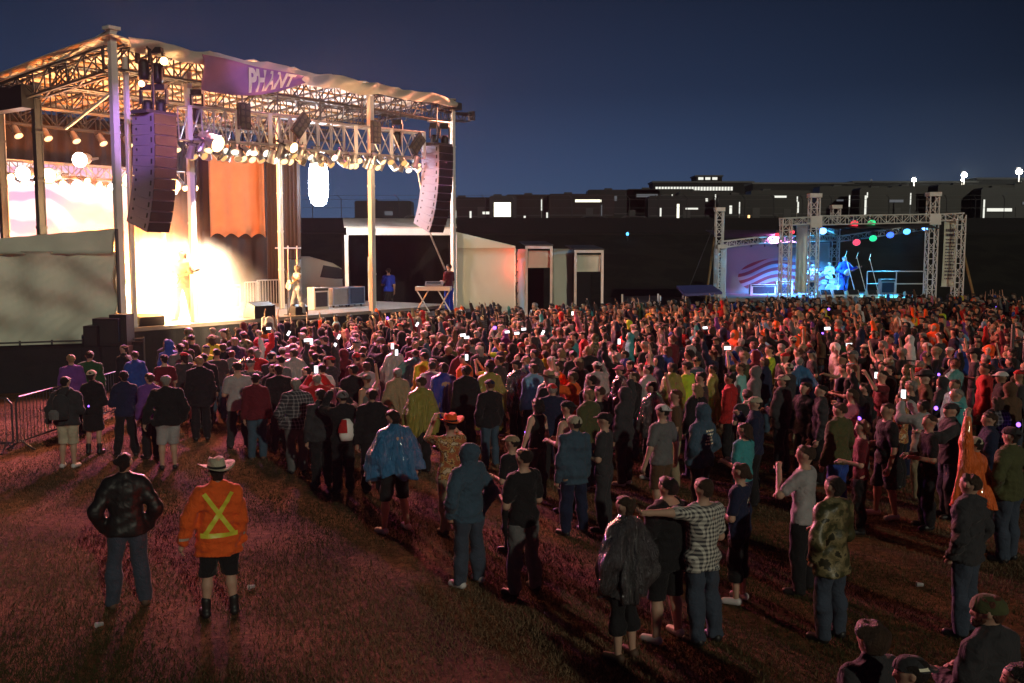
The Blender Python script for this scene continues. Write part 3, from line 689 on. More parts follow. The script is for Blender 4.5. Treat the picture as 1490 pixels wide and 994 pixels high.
# cables and chain motors
for px, v, z0 in ((607, 0, 4.1), (262, .3, 6), (300, .4, 3)):
    s = s_of(px); MB().path([S(s, v, 7.6), S(s + .35, v, 6.2), S(s + .9, v, 4.6), S(s + 1.8, v, 3.2)] if px == 607 else [S(s, v, 7.5), S(s - .1, v + .3, z0)], .04).build('hanging_cable', M['dark'] if px != 607 else M['alu'], stage)
# video wall at the back
def screen():
    m, nt, b = new_mat('video_wall_picture'); L = nt.links; N = nt.nodes
    tc = N.new('ShaderNodeTexCoord'); w = N.new('ShaderNodeTexWave'); w.wave_type = 'RINGS'; w.inputs['Scale'].default_value = .45; w.inputs['Distortion'].default_value = 14; w.inputs['Detail'].default_value = 3; w.inputs['Detail Scale'].default_value = .6
    L.new(tc.outputs['Generated'], w.inputs['Vector'])
    mp = N.new('ShaderNodeMapping'); mp.inputs['Scale'].default_value = (5, 5, 2.2); L.new(tc.outputs['Generated'], mp.inputs[0]); L.new(mp.outputs[0], w.inputs['Vector'])
    r = N.new('ShaderNodeValToRGB'); e = r.color_ramp.elements; e[0].position = .2; e[0].color = (.5, .3, .5, 1); e[1].position = .6; e[1].color = (1, .8, .8, 1)
    L.new(w.outputs['Fac'], r.inputs[0]); L.new(r.outputs[0], b.inputs['Emission Color']); b.inputs['Emission Strength'].default_value = 1.5; b.inputs['Base Color'].default_value = (.02, .02, .02, 1)
    va, vb = s_of(-60, 10.1), s_of(194, 10.1); vw = vb - va; o = MB().box((0, 0, 0), (vw, .12, 4.2)).build('video_wall', m); o.location = S((va + vb) / 2, DEPTH - .35, 5.3); o.rotation_euler.z = math.atan2(U.y, U.x)
    tag(o, 'large video wall with pale violet swirls hung at the back of the main stage', 'video screen')
    fr = MB()
    for z in (-2.13, 2.13): fr.box((0, -.04, z), (vw + .16, .22, .06))
    for x in (-vw / 2 - .05, vw / 2 + .05): fr.box((x, -.04, 0), (.06, .22, 4.2))
    fr.build('screen_frame', M['black'], o)
screen()

# ------------------------------------------------------------------ lamps
def lamp_mesh():
    b = MB(); b.lathe([(.001, -.3), (.09, -.28), (.11, -.18), (.12, 0), (.145, .14), (.15, .16), (.135, .16)], n=14)
    l = MB(); l.lathe([(.001, .15), (.133, .145)], n=14)
    y = MB()
    for s in (-1, 1): y.tube((s * .17, 0, 0), (s * .17, 0, -.05), .012, .012, 5); y.box((s * .17, 0, -.17), (.02, .04, .36))
    y.box((0, 0, -.35), (.36, .04, .02)); y.tube((0, 0, -.35), (0, 0, -.46), .02, .02, 6)
    return b.mesh('stage_lamp'), l.mesh('lens'), y.mesh('yoke')
LB, LL, LY = lamp_mesh()
LB.materials.append(M['alu']); LL.materials.append(G['off']); LY.materials.append(M['dark'])
def stage_lamp(loc, aim, lens, label, group, sc=1., body=None):
    d = (Vector(aim) - Vector(loc)).normalized()
    o = bpy.data.objects.new('stage_lamp', LB); COL.objects.link(o); o.location = loc; o.rotation_euler = d.to_track_quat('Z', 'Y').to_euler(); o.scale = (sc,) * 3
    if body: o.material_slots[0].link = 'OBJECT'; o.material_slots[0].material = M[body]
    l = bpy.data.objects.new('lens', LL); COL.objects.link(l); l.parent = o; l.material_slots[0].link = 'OBJECT'; l.material_slots[0].material = G[lens]
    y = bpy.data.objects.new('yoke', LY); COL.objects.link(y); y.parent = o
    return tag(o, label, 'stage lamp', group)
# front lighting truss, two lengths
def lighting_truss(pa, pb, za, zb, lab):
    a = S(s_of(pa), -.15, za); b = S(s_of(pb), -.15, zb)
    o = ladder(a, b, 1.05, 10, .045, .6, brace=.026).build('lighting_truss', M['alu']); tag(o, lab, 'lighting truss')
    for i in (0, 4, 7, 10):
        q = a + (b - a) * i / 10; MB().box(q - W_ * .32, (.16, .04, 1.1), SROT).build('truss_plate', M['white'], o)
    for i in range(3): q = a + (b - a) * (i + .5) / 3; MB().tube(q + Vector((0, 0, .5)), Vector((q.x, q.y, ZR - .2)), .025, .025, 5).build('hanging_chain', M['dark'], o)
lighting_truss(268, 428, 8.15, 8.3, 'left length of silver lighting truss over the main stage front'); lighting_truss(432, 606, 8.2, 8.35, 'right length of silver lighting truss over the main stage front')
GP = 'small par lamps along the front lighting truss'
r_ = random.Random(3)
for i in range(72):
    px = 272 + (603 - 272) * i / 71 + r_.uniform(-2, 2); s = s_of(px); z = 7.42 + .2 * (i / 71) + (.0 if i % 2 else -.22)
    L_ = r_.choice(['dim', 'off', 'dim', 'gold', 'green_w', 'dim', 'gold', 'off'])
    stage_lamp(S(s, -.35 + r_.uniform(-.15, .3), z), S(s + r_.uniform(-2.5, 2), r_.uniform(-9, -3) if i % 3 else 2, 2.5), L_, 'small silver par lamp in the row along the front lighting truss', GP, .98)
for px, z, k, lab in ((293, 7.6, 3.1, 'big glowing round lamp at the left end of the front lighting truss'), (405, 7.72, 2.2, 'big glowing round lamp where the two front truss lengths meet')):
    s = s_of(px); stage_lamp(S(s, -.7, z), S(s + .6, -8, 4.6), 'warm', lab, None, k * .62)
for px, py, lab in ((240, 88, 'glowing amber lamp tucked under the roof peak near the banner'), (207, 121, 'small amber lamp on the roof underside beside the tall front column')):
    p = at(px, py, 31.3); stage_lamp(p, p + Vector((.5, -4, -1.4)), 'warm', lab, None, .9 if px == 240 else .7)
# square blinder panels standing on the truss
for px, z, rr in ((342, 8.55, 0), (424, 8.5, .7), (532, 8.6, 0), (592, 8.35, .75)):
    mb = MB(); mb.box((0, 0, 0), (.75, .16, 1.3)); o = mb.build('blinder_panel', M['dark']); o.scale = (.62, .8, .68); o.location = S(s_of(px), -.62, z); o.rotation_euler = (0, rr, math.atan2(U.y, U.x))
    tag(o, {342: 'upright lamp panel near the left end of the front lighting truss', 424: 'tilted lamp panel beside the joint of the two truss lengths', 532: 'upright lamp panel in the middle of the right truss length', 592: 'tilted lamp panel at the far right end of the lighting truss'}[px], 'lamp panel')
    l = MB()
    for i in range(4):
        for j in range(2): l.lathe([(.001, 0), (.12, 0), (.13, .015)], (0, 0, 0), 10, 0, lambda p, t, i=i, j=j: Vector((p.x + (j - .5) * .33, -.09 - p.z, p.y + (i - 1.5) * .3)))
    l.build('lamp_lens', G['off'], o)
# lamps on the back truss and on stage floor
ladder(S(.6, 8.8, 7.1), S(8.6, 8.8, 7.1), .5, 16, .04, .4).build('back_truss', M['alu'], stage)
for i in range(18):
    s = .4 + 8.4 * i / 17; p = S(s, 8.3, 6.65 + .1 * math.sin(i * 2)); stage_lamp(p, S(s + .6 * math.sin(i), -6, 1.), 'warm' if i % 3 else 'hot', 'bright lamp in the row on the back truss of the main stage', 'lamps on the back truss', 1.)
for i in range(8):
    s = .5 + 8 * i / 7; p = S(s, 9, 8.4); stage_lamp(p, S(s, 2, 0), 'dim', 'lamp in the high row above the video wall', 'lamps above the video wall', 1.1)
for px, py, v, l, lab in ((38, 252, 8, 'hot', 'dazzling lamp between the two dark rear columns'), (75, 255, 7, 'warm', 'amber lamp just right of the dark rear column'), (120, 232, 7, 'hot', 'dazzling lamp in front of the video wall'), (255, 270, 6, 'warm', 'amber lamp behind the left speaker tower'), (192, 262, 6, 'warm', 'amber lamp between the tall column and the left speaker tower')):
    s = s_of(px, v); d = S(s, v, 0).y; p = at(px, py, d); stage_lamp(p, (p.x + 3, 0, 2), l, lab, None, 2.)
# moving heads hanging under the roof
def moving_head(loc, lab, grp=None, sc=1.):
    mb = MB(); mb.box((0, 0, 0), (.32, .26, .16)).build; o = mb.build('moving_head_lamp', M['black']); o.location = loc; tag(o, lab, 'stage lamp', grp); o.scale = (sc,) * 3
    MB().box((-.17, 0, -.25), (.05, .16, .4)).box((.17, 0, -.25), (.05, .16, .4)).build('yoke', M['black'], o)
    MB().lathe([(.001, .12), (.1, .12), (.14, 0), (.15, -.3), (.12, -.42), (.001, -.42)], (0, 0, -.45), 12).build('lamp_head', M['black'], o, smooth=True)
for px, py, d, lab in ((214, 128, 31.6, 'black moving head lamp under the roof just right of the tall column'), (233, 128, 32, 'black moving head lamp above the left speaker tower'), (287, 135, 33.2, 'black moving head lamp hanging below the purple banner'), (632, 183, 42.5, 'black moving head lamp above the right speaker tower, left one'), (647, 184, 42.7, 'black moving head lamp above the right speaker tower, right one'), (208, 68, 31.5, 'black lamp on the roof edge nearest the tall column'), (228, 74, 31.8, 'black lamp on the roof edge, next in from the tall column'), (578, 178, 41, 'black motor unit hanging between roof and truss at the right')):
    moving_head(at(px, py, d), lab, None, 1.15)
MB().tube(at(622, 176, 42.5), at(655, 180, 42.8), .05).build('lamp_bar', M['alu'], stage)
# vertical white tube lamp in the gap
p0, p1 = at(464, 236, 43), at(464, 300, 43)
hL = p0.z - p1.z; o = MB().lathe([(.001, 0), (.2, .03), (.32, .14), (.4, .45), (.42, hL / 2), (.4, hL - .4), (.34, hL - .1), (.15, hL)], n=20).build('tube_lamp', G['led'], loc=(p1.x, p1.y, p1.z)); tag(o, 'dazzling white vertical tube lamp hanging in the open side of the stage', 'tube lamp')
MB().box((0, 0, p0.z - p1.z + .08), (.34, .34, .14)).tube((0, 0, p0.z - p1.z + .1), (0, 0, ZR - p1.z - .6), .03).build('lamp_cap', M['alu'], o)

# ------------------------------------------------------------------ line array speakers
def line_array(pxc, pytop, d, n, wid, lab, ang, curve):
    top = at(pxc, pytop, d); o = empty('line_array', top, math.atan2(U.y, U.x) + ang, label=lab, cat='speaker tower')
    MB().box((0, 0, .06), (wid + .3, .7, .1)).tube((0, 0, .1), (0, 0, ZR - top.z - .2), .03).build('rigging_frame', M['dark'], o)
    y, z, a = 0., 0., 0.; h = .315
    for i in range(n):
        a = curve * (i / n) ** 1.8
        rot = Matrix.Rotation(a, 4, 'X')
        c = Vector((0, y, z)) + rot.to_3x3() @ Vector((0, 0, -h / 2))
        cab = MB(); cab.prism([(-wid / 2, -.48, -h / 2 - .006), (-wid / 2, .48, -h / 2 + .012), (-wid / 2, .48, h / 2 - .012), (-wid / 2, -.48, h / 2 + .002)], (wid, 0, 0))
        co_ = cab.build('speaker_cabinet', M['cab'], o); co_.location = c; co_.rotation_euler.x = a
        g = MB(); g.box((0, -.492, 0), (wid - .01, .02, h - .02)); g.box((wid / 2 + .006, 0, 0), (.012, .9, h - .1)); g.build('grille', M['grille'], co_)
        for yy, zz, hh in ((-.36, .0, .15), (.3, .03, .07)): MB().box((-wid / 2 - .008, yy, zz), (.016, .05, hh)).build('rigging_slot', M['black'], co_)
        e = rot.to_3x3() @ Vector((0, 0, -h)); y += e.y; z += e.z
    return o
line_array(224, 168, 31.2, 11, .86, 'tall black and purple line array speaker hanging at the left of the stage', .12, .42)
line_array(636, 213, 42.3, 11, .9, 'tall black and reddish line array speaker hanging at the right of the stage', 0., .5)

# ------------------------------------------------------------------ things on the main stage
def wedge(loc, rz_, lab, grp=None, sc=1., m='black'):
    mb = MB(); mb.prism([(-.3, -.22, 0), (-.3, .22, 0), (-.3, .22, .3), (-.3, -.04, .38), (-.3, -.22, .12)], (.6, 0, 0)); o = mb.build('monitor_wedge', M[m]); o.location = loc; o.rotation_euler.z = rz_; o.scale = (sc,) * 3
    tag(o, lab, 'stage monitor', grp); g = MB(); n = Vector((0, -.26, .18)).normalized()
    g.prism([(-.26, -.045, .385), (.26, -.045, .385), (.26, -.222, .145), (-.26, -.222, .145)], n * .02); g.build('grille', M['grille'], o)
wedge(S(s_of(218), .5, DZ), math.atan2(U.y, U.x) + 3.1, 'black stage monitor at the bright left front edge, left one of two'); wedge(S(s_of(231), .5, DZ), math.atan2(U.y, U.x) + 3.1, 'black stage monitor at the bright left front edge, right one of two')
wedge(S(s_of(447), .6, DZ), math.atan2(U.y, U.x) + 3.1, 'black stage monitor in front of the right guitarist'); wedge(S(s_of(385), .4, DZ), math.atan2(U.y, U.x) + 3.1, 'large black stage monitor at the middle of the stage edge', None, 1.5)
def amp(loc, lab, w=.75, h=1.2, m='white', lensm='cab'):
    mb = MB(); mb.box((0, 0, h / 2), (w, .4, h)); o = mb.build('guitar_amplifier', M[m]); o.location = loc; o.rotation_euler.z = math.atan2(U.y, U.x); tag(o, lab, 'amplifier')
    MB().box((0, -.21, h * .45), (w * .8, .02, h * .66)).build('grille', M['case'], o); MB().box((0, -.21, h * .9), (w * .9, .03, h * .12)).build('control_panel', M['dark'], o)
    MB().tube((-.12, 0, h + .02), (.12, 0, h + .02), .02).build('handle', M['rubber'], o); return o
amp(S(s_of(461, 2.5), 2.5, DZ), 'white framed amplifier right of the long haired guitarist', .8, .9)
amp(S(s_of(300, 5), 5, DZ), 'tall amplifier stack behind the blonde guitarist', .9, 1.6); amp(S(s_of(276, 6), 6, DZ), 'amplifier stack beside the drum riser', .9, 1.5); amp(S(s_of(330, 5.5), 5.5, DZ), 'short amplifier in front of the tan side curtain', .9, 1.)
def flight_case(loc, w, h, lab, m='case', rz_=None, d=.6):
    o = MB().box((0, 0, h / 2 + .1), (w, d, h)).build('flight_case', M[m]); o.location = loc; o.rotation_euler.z = math.atan2(U.y, U.x) if rz_ is None else rz_; tag(o, lab, 'flight case')
    e = MB()
    for x in (-1, 1):
        for y in (-1, 1): e.box((x * w / 2, y * d / 2, h / 2 + .1), (.04, .04, h + .02))
        for z in (0, 1): e.box((x * w / 2, 0, .1 + h * z), (.04, d + .03, .04)); e.box((0, x * d / 2, .1 + h * z), (w + .03, .04, .04))
    e.build('edge_trim', M['alu'], o); c = MB()
    for x in (-1, 1):
        for y in (-1, 1): c.tube((x * (w / 2 - .1) - .02, y * (d / 2 - .1), .05), (x * (w / 2 - .1) + .02, y * (d / 2 - .1), .05), .05, .05, 8)
    c.build('caster', M['rubber'], o)
flight_case(S(s_of(488, 3), 3, DZ), .95, .7, 'grey flight case standing beside the white framed amplifier', 'deck'); flight_case(S(s_of(510, 3), 3, DZ), .95, .72, 'dark blue flight case left of the inner front column')
# drum kit on riser
dk = empty('drum_kit', S(2.2, 4.2, DZ), math.atan2(U.y, U.x), label='drum kit on a riser at the blazing left side of the stage', cat='drum kit')
MB().box((0, 0, .3), (3, 2.2, .6)).build('riser', M['deck'], dk)
def drum(c, ax, r, l, m='white', par=dk, nm='drum'):
    mb = MB(); a = Vector(c) - Vector(ax).normalized() * l / 2; b = Vector(c) + Vector(ax).normalized() * l / 2; mb.tube(a, b, r, r, 18); o = mb.build(nm, M[m], par)
    MB().tube(a - Vector(ax).normalized() * .01, a + Vector(ax).normalized() * .04, r * 1.05, None, 18).tube(b - Vector(ax).normalized() * .04, b + Vector(ax).normalized() * .01, r * 1.05, None, 18).build('hoop', M['alu'], o)
drum((0, -.3, .95), (0, 1, 0), .32, .45); drum((-.4, -.2, 1.35), (.1, -.3, 1), .16, .22); drum((.05, -.25, 1.45), (0, -.3, 1), .17, .24); drum((.6, .1, 1.0), (0, 0, 1), .22, .4); drum((-.6, .2, 1.15), (0, 0, 1), .18, .16)
for x, y, z in ((-.8, -.1, 1.9), (.7, -.1, 2.0), (-.3, .1, 2.2), (1.1, .3, 1.8)):
    MB().lathe([(.001, .03), (.06, .02), (.28, 0), (.06, .012)], (x, y, z), 18).build('cymbal', M['alu'], dk); MB().tube((x, y, z), (x, y, .6), .015).build('stand', M['alu'], dk)

# performers' instruments
def guitar(loc, rot, col, lab):
    o = MB().lathe([(.001, 0), (.17, 0), (.19, .01), (.19, .04), (.17, .05), (.001, .05)], (0, 0, 0), 20, 0, lambda p, t: Vector((p.x * 1.25 - .04 * math.cos(2 * t), p.y * (1 - .22 * math.cos(t) ** 2 + .1 * math.cos(3 * t)), p.z))).build('electric_guitar', mat('guitar_body_' + lab[:5], col, .3, coat=.5), smooth=True)
    MB().box((.5, 0, .045), (.75, .05, .025)).build('neck', M['wood'], o); MB().prism([(.86, -.03, .03), (1.06, -.05, .03), (1.08, .05, .03), (.86, .03, .03)], (0, 0, .02)).build('headstock', M['dark'], o)
    o.location = loc; o.rotation_euler = rot; return tag(o, lab, 'guitar')
def mic_stand(loc, h, rz_, lab, grp=None, m='dark'):
    o = MB().tube((0, 0, .02), (0, 0, h), .013, .013, 6).build('microphone_stand', M[m]); o.location = loc; o.rotation_euler.z = rz_; tag(o, lab, 'microphone stand', grp)
    MB().lathe([(.001, .0), (.14, .0), (.14, .02), (.001, .03)], (0, 0, 0), 14).build('base', M['dark'], o); MB().tube((0, -.15, h - .1), (0, .3, h + .12), .01).build('boom', M[m], o); MB().lathe([(.001, -.03), (.02, -.02), (.03, .02), (.001, .05)], (0, .32, h + .13), 10).build('microphone', M['black'], o); return o
# ------------------------------------------------------------------ tents and fences round the main stage
def wall_between(name, p, q, z0, z1, m, parent=None, nu=40, nv=14, amp=.05, seed=0, th=.02, top=None, **k):
    p, q = Vector(p), Vector(q); d = (q - p).normalized(); n = Vector((d.y, -d.x, 0)); wv = waves(seed, amp, 2.2, 2.2, 2.6, 6)
    def fn(u, v):
        c = p + (q - p) * u; zt = z1 if top is None else top(u); c.z = z0 + (zt - z0) * v
        sagl = .5 * amp * (math.sin((u * 1.4 + v) * 17 + 3 * math.sin(u * 5)) + .6 * abs(math.sin((u * 2.2 - v * 1.3) * 21 + 2 * math.sin(v * 4))))
        return c + n * (float(wv(c.x, c.y, c.z)) * (1 - .5 * v) + sagl)
    return tag(grid_sheet(fn, nu, nv, th).build(name, M[m], parent, smooth=True), **k)
pl, pr = at(-150, 480, 30.2), at(171, 480, 29.6); pl.z = pr.z = 0
tt = empty('side_tent', pl, label='big creased off-white tarpaulin tent left of the main stage', cat='tent'); tt.location = (0, 0, 0)
zt = at(171, 333, 29.6).z; ze = at(171, 366, 29.6).z
wall_between('tent_wall', pl, pr, .9, ze, 'tarp', tt, 150, 34, .15, 4)
back = Vector((-2.6, 4.2, 0))
wall_between('tent_wall', pr + Vector((.03, .03, 0)), pr + back, 1.5, ze, 'tarp', tt, 20, 14, .05, 5)
dq = (pr - pl).normalized(); nn = Vector((dq.y, -dq.x, 0)) * .06
def vfn(u, v):
    c = pl + (pr - pl) * u + nn * (1.6 - .6 * v); z1 = zt - .55 * (1 - u); c.z = (ze - .08 + .008 * math.sin(u * 60)) + (z1 - ze + .08) * v; return c + Vector((0, .25 * v, 0)) + nn * .5 * math.sin(u * 25 + v * 2)
grid_sheet(vfn, 70, 5, .02).build('tent_valance', M['tarp'], tt, smooth=True)
rp = MB(); a, b = pl + Vector((0, .3, zt - .55)), pr + Vector((0, .3, zt)); rp.prism([a, b, b + back + Vector((0, 0, -.5)), a + back + Vector((0, 0, -.5))], (0, 0, -.04)).build('tent_roof', M['tarp'], tt)
MB().tube(pr + Vector((.1, -.05, 0)), pr + Vector((.1, -.05, zt)), .05).build('tent_pole', M['dark'], tt)
# black screened fence in front of it, running to the stage
fl, fr2 = at(-120, 500, 27.2), at(208, 500, 29.4); fl.z = fr2.z = 0
o = wall_between('scrim_fence', fl, fr2,   .02, 1.38, 'skirt', None, 60, 8, .04, 8, label='low fence wrapped in black cloth below the white side tent', cat='fence')
fpst = MB()
for i in range(8): q = fl + (fr2 - fl) * i / 7 + Vector((0, .08, 0)); fpst.tube(q, q + Vector((0, 0, 1.5)), .03)
fpst.tube(fl + Vector((0, .08, 1.45)), fr2 + Vector((0, .08, 1.45)), .025).build('fence_frame', M['dark'], o)
for i, (px, py, w, h, d) in enumerate(((160, 492, .75, .8, 29.0), (178, 492, .5, .9, 29.2), (138, 497, .4, .6, 28.8))):
    p = at(px, py, d); o = MB().box((0, 0, h / 2), (w, .6, h)).build('subwoofer', M['black'], loc=(p.x, p.y, 1.3)); tag(o, ['wide black speaker box at the foot of the tall white column', 'narrow black speaker box beside the tall column foot', 'small black speaker box before the white side tent'][i], 'speaker')
    MB().box((0, -.31, h / 2), (w * .86, .02, h * .8)).build('grille', M['grille'], o); MB().box((0, 0, -.65), (w + .1, .7, 1.28)).build('plinth', M['skirt'], o)
# crowd barriers
def barrier(p, rz_, lab=None, grp='steel crowd barriers', L=2.3):
    o = MB().path([(-L / 2, 0, .18), (-L / 2, 0, .98), (-L / 2 + .1, 0, 1.1), (L / 2 - .1, 0, 1.1), (L / 2, 0, .98), (L / 2, 0, .18), (-L / 2, 0, .18)], .021).build('crowd_barrier', M['steel']); o.location = p; o.rotation_euler.z = rz_
    mb = MB()
    for i in range(1, 18): x = -L / 2 + L * i / 18; mb.tube((x, 0, .18), (x, 0, 1.1), .008, None, 5)
    mb.build('bars', M['steel'], o)
    for s in (-1, 1): MB().path([(s * (L / 2 - .12), -.3, .01), (s * (L / 2 - .12), -.22, .05), (s * (L / 2 - .12), 0, .2), (s * (L / 2 - .12), .22, .05), (s * (L / 2 - .12), .3, .01)], .02).build('foot', M['steel'], o)
    return tag(o, lab, 'barrier', grp)
P0 = on(24, 657, 0); P1 = on(92, 633, 0)
d = (P1 - P0).normalized(); an = math.atan2(d.y, d.x)
for i, l in ((0, 'steel crowd barrier behind the backpack wearer in beige shorts'), (1, 'next steel crowd barrier further from the camera beyond the backpack wearer')): barrier(P0 + d * (1.2 + 2.36 * i), an, l, 'steel barriers left of the crowd')
P2 = on(-14, 658, 0); barrier(P0 - Vector((1.2, .12, 0)), .1, 'steel crowd barrier nearest the left edge of the field', 'steel barriers left of the crowd')
q0, q1 = on(1165, 521, 1.1), on(1475, 529, 1.1); dd = (q1 - q0); n = int(dd.length / 2.36); dirv = dd.normalized()
for i in range(n + 1):
    c = q0 + dirv * (2.36 * i + 1.2); barrier((c.x, c.y, 0), math.atan2(dd.y, dd.x), 'steel crowd barrier in the row cutting through the right side of the crowd', 'barriers in the right of the crowd')
MIDB = (q0, q1)
for px, lab in ((1474, 'tall white post at the right end of the barrier row'),):
    p = on(px, 640, 0); t = at(px, 480, 24); pp = Vector((t.x, 24, 0)); MB().tube(pp, pp + Vector((0, 0, 2.3)), .045, None, 10).box(pp + Vector((0, 0, .02)), (.4, .4, .04)).tube(pp + Vector((.5, .4, 0)), pp + Vector((.5, .4, 2.0)), .035).tube(pp + Vector((0, 0, 1.9)), pp + Vector((.5, .4, 1.9)), .02).build('fence_post', M['steel'], label=lab, cat='post')

# backstage tent with open front, right of the inner column
def tent_box(pxl, pxr, pyt, pyb, d, name, lab, parts):
    o = empty(name, (0, 0, 0), label=lab, cat='tent'); return o
D1 = 46.
o = empty('backstage_tent', (0, 0, 0), label='white framed backstage tent with open dark front and closed right side', cat='tent')
za = at(505, 342, D1).z; zb = at(660, 342, D1 + 1).z
a = at(505, 400, D1); b = at(662, 400, D1 + .8); a.z = b.z = 0
beam = MB(); beam.prism([a + Vector((0, 0, za)), b + Vector((0, 0, za)), b + Vector((0, 0, za + .32)), a + Vector((0, 0, za + .32))], (0, .3, 0)); beam.build('front_beam', M['white'], o)
for p, r in ((a, .1), (b, .12)): MB().box(p + Vector((0, 0, za / 2)), (r * 1.6, .2, za)).build('tent_post', M['white'], o)
pm = at(537, 400, D1 + .5); MB().tube((pm.x, pm.y, 0), (pm.x, pm.y, za - 1.), .05).build('tent_post', M['white'], o)
for (s, e) in ((a + Vector((0, .1, 0)), a + Vector((-1.2, 6, 0))), (a + Vector((-1.2, 6, 0)), b + Vector((-.6, 6, 0)))):
    wall_between('tent_wall', s, e, 0, za + .1, 'drape', o, 60, 8, .1, 12)
MB().prism([a + Vector((-.1, 0, za + .33)), b + Vector((.1, 0, za + .33)), b + Vector((-.6, 6.2, za + .9)), a + Vector((-1.2, 6.2, za + .9))], (0, 0, .05)).build('tent_roof', M['canvas'], o)
# closed wall with gable, then red lit corner
D2 = 47; e0 = at(664, 440, D2); e1 = at(750, 440, D2 + 1.); e0.z = e1.z = 0
t0 = at(664, 339, D2).z; t1 = at(750, 361, D2 + 1).z
wall_between('tent_wall', e0, e1, .0, t1, 'tent', o, 30, 10, .04, 3, .03, top=lambda u: t1)
gab = MB(); gab.prism([e0 + Vector((0, -.05, t1)), e1 + Vector((0, -.05, t1)), e1 + Vector((0, -.05, t1 + .06)), e0 + Vector((0, -.05, t0))], (0, .12, 0)); gab.prism([e0 + Vector((0, .02, t0)), e1 + Vector((0, .02, t1 + .05)), e1 + Vector((0, 4, t1 + .05)), e0 + Vector((0, 4, t0))], (0, 0, .05)); gab.build('tent_gable', M['tent'], o)
e2 = at(764, 440, D2 + 1.7); e2.z = 0
cs = MB(); 
for i in range(8):
    z = .2 + t1 * i / 8; cs.tube(e1 + Vector((.02, -.08, z)), e1 + Vector((.1, -.12, z + .25)), .035)
cs.build('lacing_rope', M['dark'], o)
wall_between('corner_flap', e1 + Vector((.06, .1, 0)), e2, 0, t1 - .05, 'tarp', o, 12, 10, .04, 6)
# small portable tents further right
def booth(px0, px1, px2, pyt, d, lab, mm='tent'):
    o = empty('portable_booth', (0, 0, 0), label=lab, cat='booth'); p0, p1 = at(px0, 440, d), at(px1, 440, d + .3); p2 = at(px2, 440, d + 1.6); p0.z = p1.z = p2.z = 0; zt_ = at(px0, pyt, d).z
    for p in (p0, p1): MB().box(p + Vector((0, 0, zt_ / 2)), (.12, .12, zt_)).build('tent_post', M['white'], o)
    MB().prism([p0 + Vector((-.06, -.06, zt_)), p1 + Vector((.06, -.06, zt_)), p1 + Vector((.06, -.06, zt_ + .14)), p0 + Vector((-.06, -.06, zt_ + .14))], (0, .14, 0)).build('front_beam', M['white'], o)
    bk = Vector((-.3, 3, 0))
    wall_between('tent_wall', p0 + bk + Vector((0, 0, 0)), p1 + bk, 0, zt_ - .1, 'drape', o, 16, 6, .05, 2)
    wall_between('inner_valance', p0 + Vector((.08, .22, 0)), p1 + Vector((-.08, .22, 0)), zt_ - .95, zt_ - .1, 'tarp', o, 20, 5, .05, 2)
    wall_between('tent_wall', p0 + Vector((.0, .1, 0)), p0 + bk, 0, zt_, 'case', o, 12, 6, .03, 2)
    if px2 > px1: wall_between('tent_wall', p1 + Vector((.07, .05, 0)), p2, 0, zt_, mm, o, 14, 8, .03, 9)
    MB().prism([p0 + Vector((-.1, -.1, zt_ + .15)), p1 + Vector((.1, -.1, zt_ + .15)), p1 + bk + Vector((.1, 0, zt_ + .35)), p0 + bk + Vector((-.1, 0, zt_ + .35))], (0, 0, .05)).build('tent_roof', M['dark'], o)
    return o
booth(766, 802, 834, 362, 49.5, 'portable booth with pale valance just right of the red lit tent corner')
booth(837, 876, 876, 368, 50, 'portable booth standing apart at the right of the backstage tents')
# crowd side wall covers and low boxes near the field's far side
for px0, px1, pyt, lab in ((905, 957, 431, 'grey covered low barrier left of the small blue canopy'), (960, 993, 433, 'dark covered low barrier next to the small blue canopy')):
    p, q = at(px0, 440, 51), at(px1, 440, 51.5); p.z = q.z = 0
    ob = wall_between('covered_barrier', p, q, .3, at(px0, pyt, 51).z, 'case', None, 16, 4, .05, 5, label=lab, cat='barrier'); fm = MB()
    for c in (p, q): fm.tube(c + Vector((0, -.1, 0)), c + Vector((0, -.1, at(px0, pyt - 3, 51).z)), .05)
    fm.build('post', M['white'], ob)
p = at(1018, 427, 49); ob = MB().prism([(p.x - .9, 48, p.z - .1), (p.x + .9, 48, p.z), (p.x + .9, 50.5, p.z + .25), (p.x - .9, 50.5, p.z + .2)], (0, 0, .12)).build('small_canopy', mat('blue_canopy', (.06, .07, .25), .6)); tag(ob, 'small blue canopy at the far edge of the crowd left of the truss tower', 'canopy')
for dx in (-.85, .85): MB().tube((p.x + dx, 48.1, 0), (p.x + dx, 48.1, p.z), .03).build('post', M['white'], ob)
# mixing desk table on the right wing, seen under the right speakers
wl = 41.5; p = at(631, 417, wl); t = empty('mixing_table', (p.x, p.y, 1.45), -.1, label='white clothed table on crossed truss legs with mixing gear below the right speakers', cat='table')
zt_ = p.z - 1.45; MB().box((0, 0, zt_ - .08), (1.45, .6, .16)).build('table_top', M['white'], t)
lg = MB()
for x in (-.45, .45):
    for s in (-1, 1): lg.tube((x - .28 * s, -.1, .02), (x + .28 * s, -.1, zt_ - .1), .03)
    lg.tube((x - .3, -.1, .03), (x + .3, -.1, .03), .03)
lg.build('leg', M['alu'], t)
m_ = MB().prism([(p.x - .35, p.y - .2, p.z + .01), (p.x + .4, p.y - .2, p.z + .01), (p.x + .4, p.y + .2, p.z + .15), (p.x - .35, p.y + .2, p.z + .15)], (0, 0, .06)).build('mixing_desk', M['alu']); tag(m_, 'small silver mixing desk on the white clothed table', 'mixing desk')
MB().box((p.x, p.y, p.z + .16), (.6, .2, .01), Matrix.Rotation(.36, 3, 'X')).build('control_panel', M['dark'], m_)
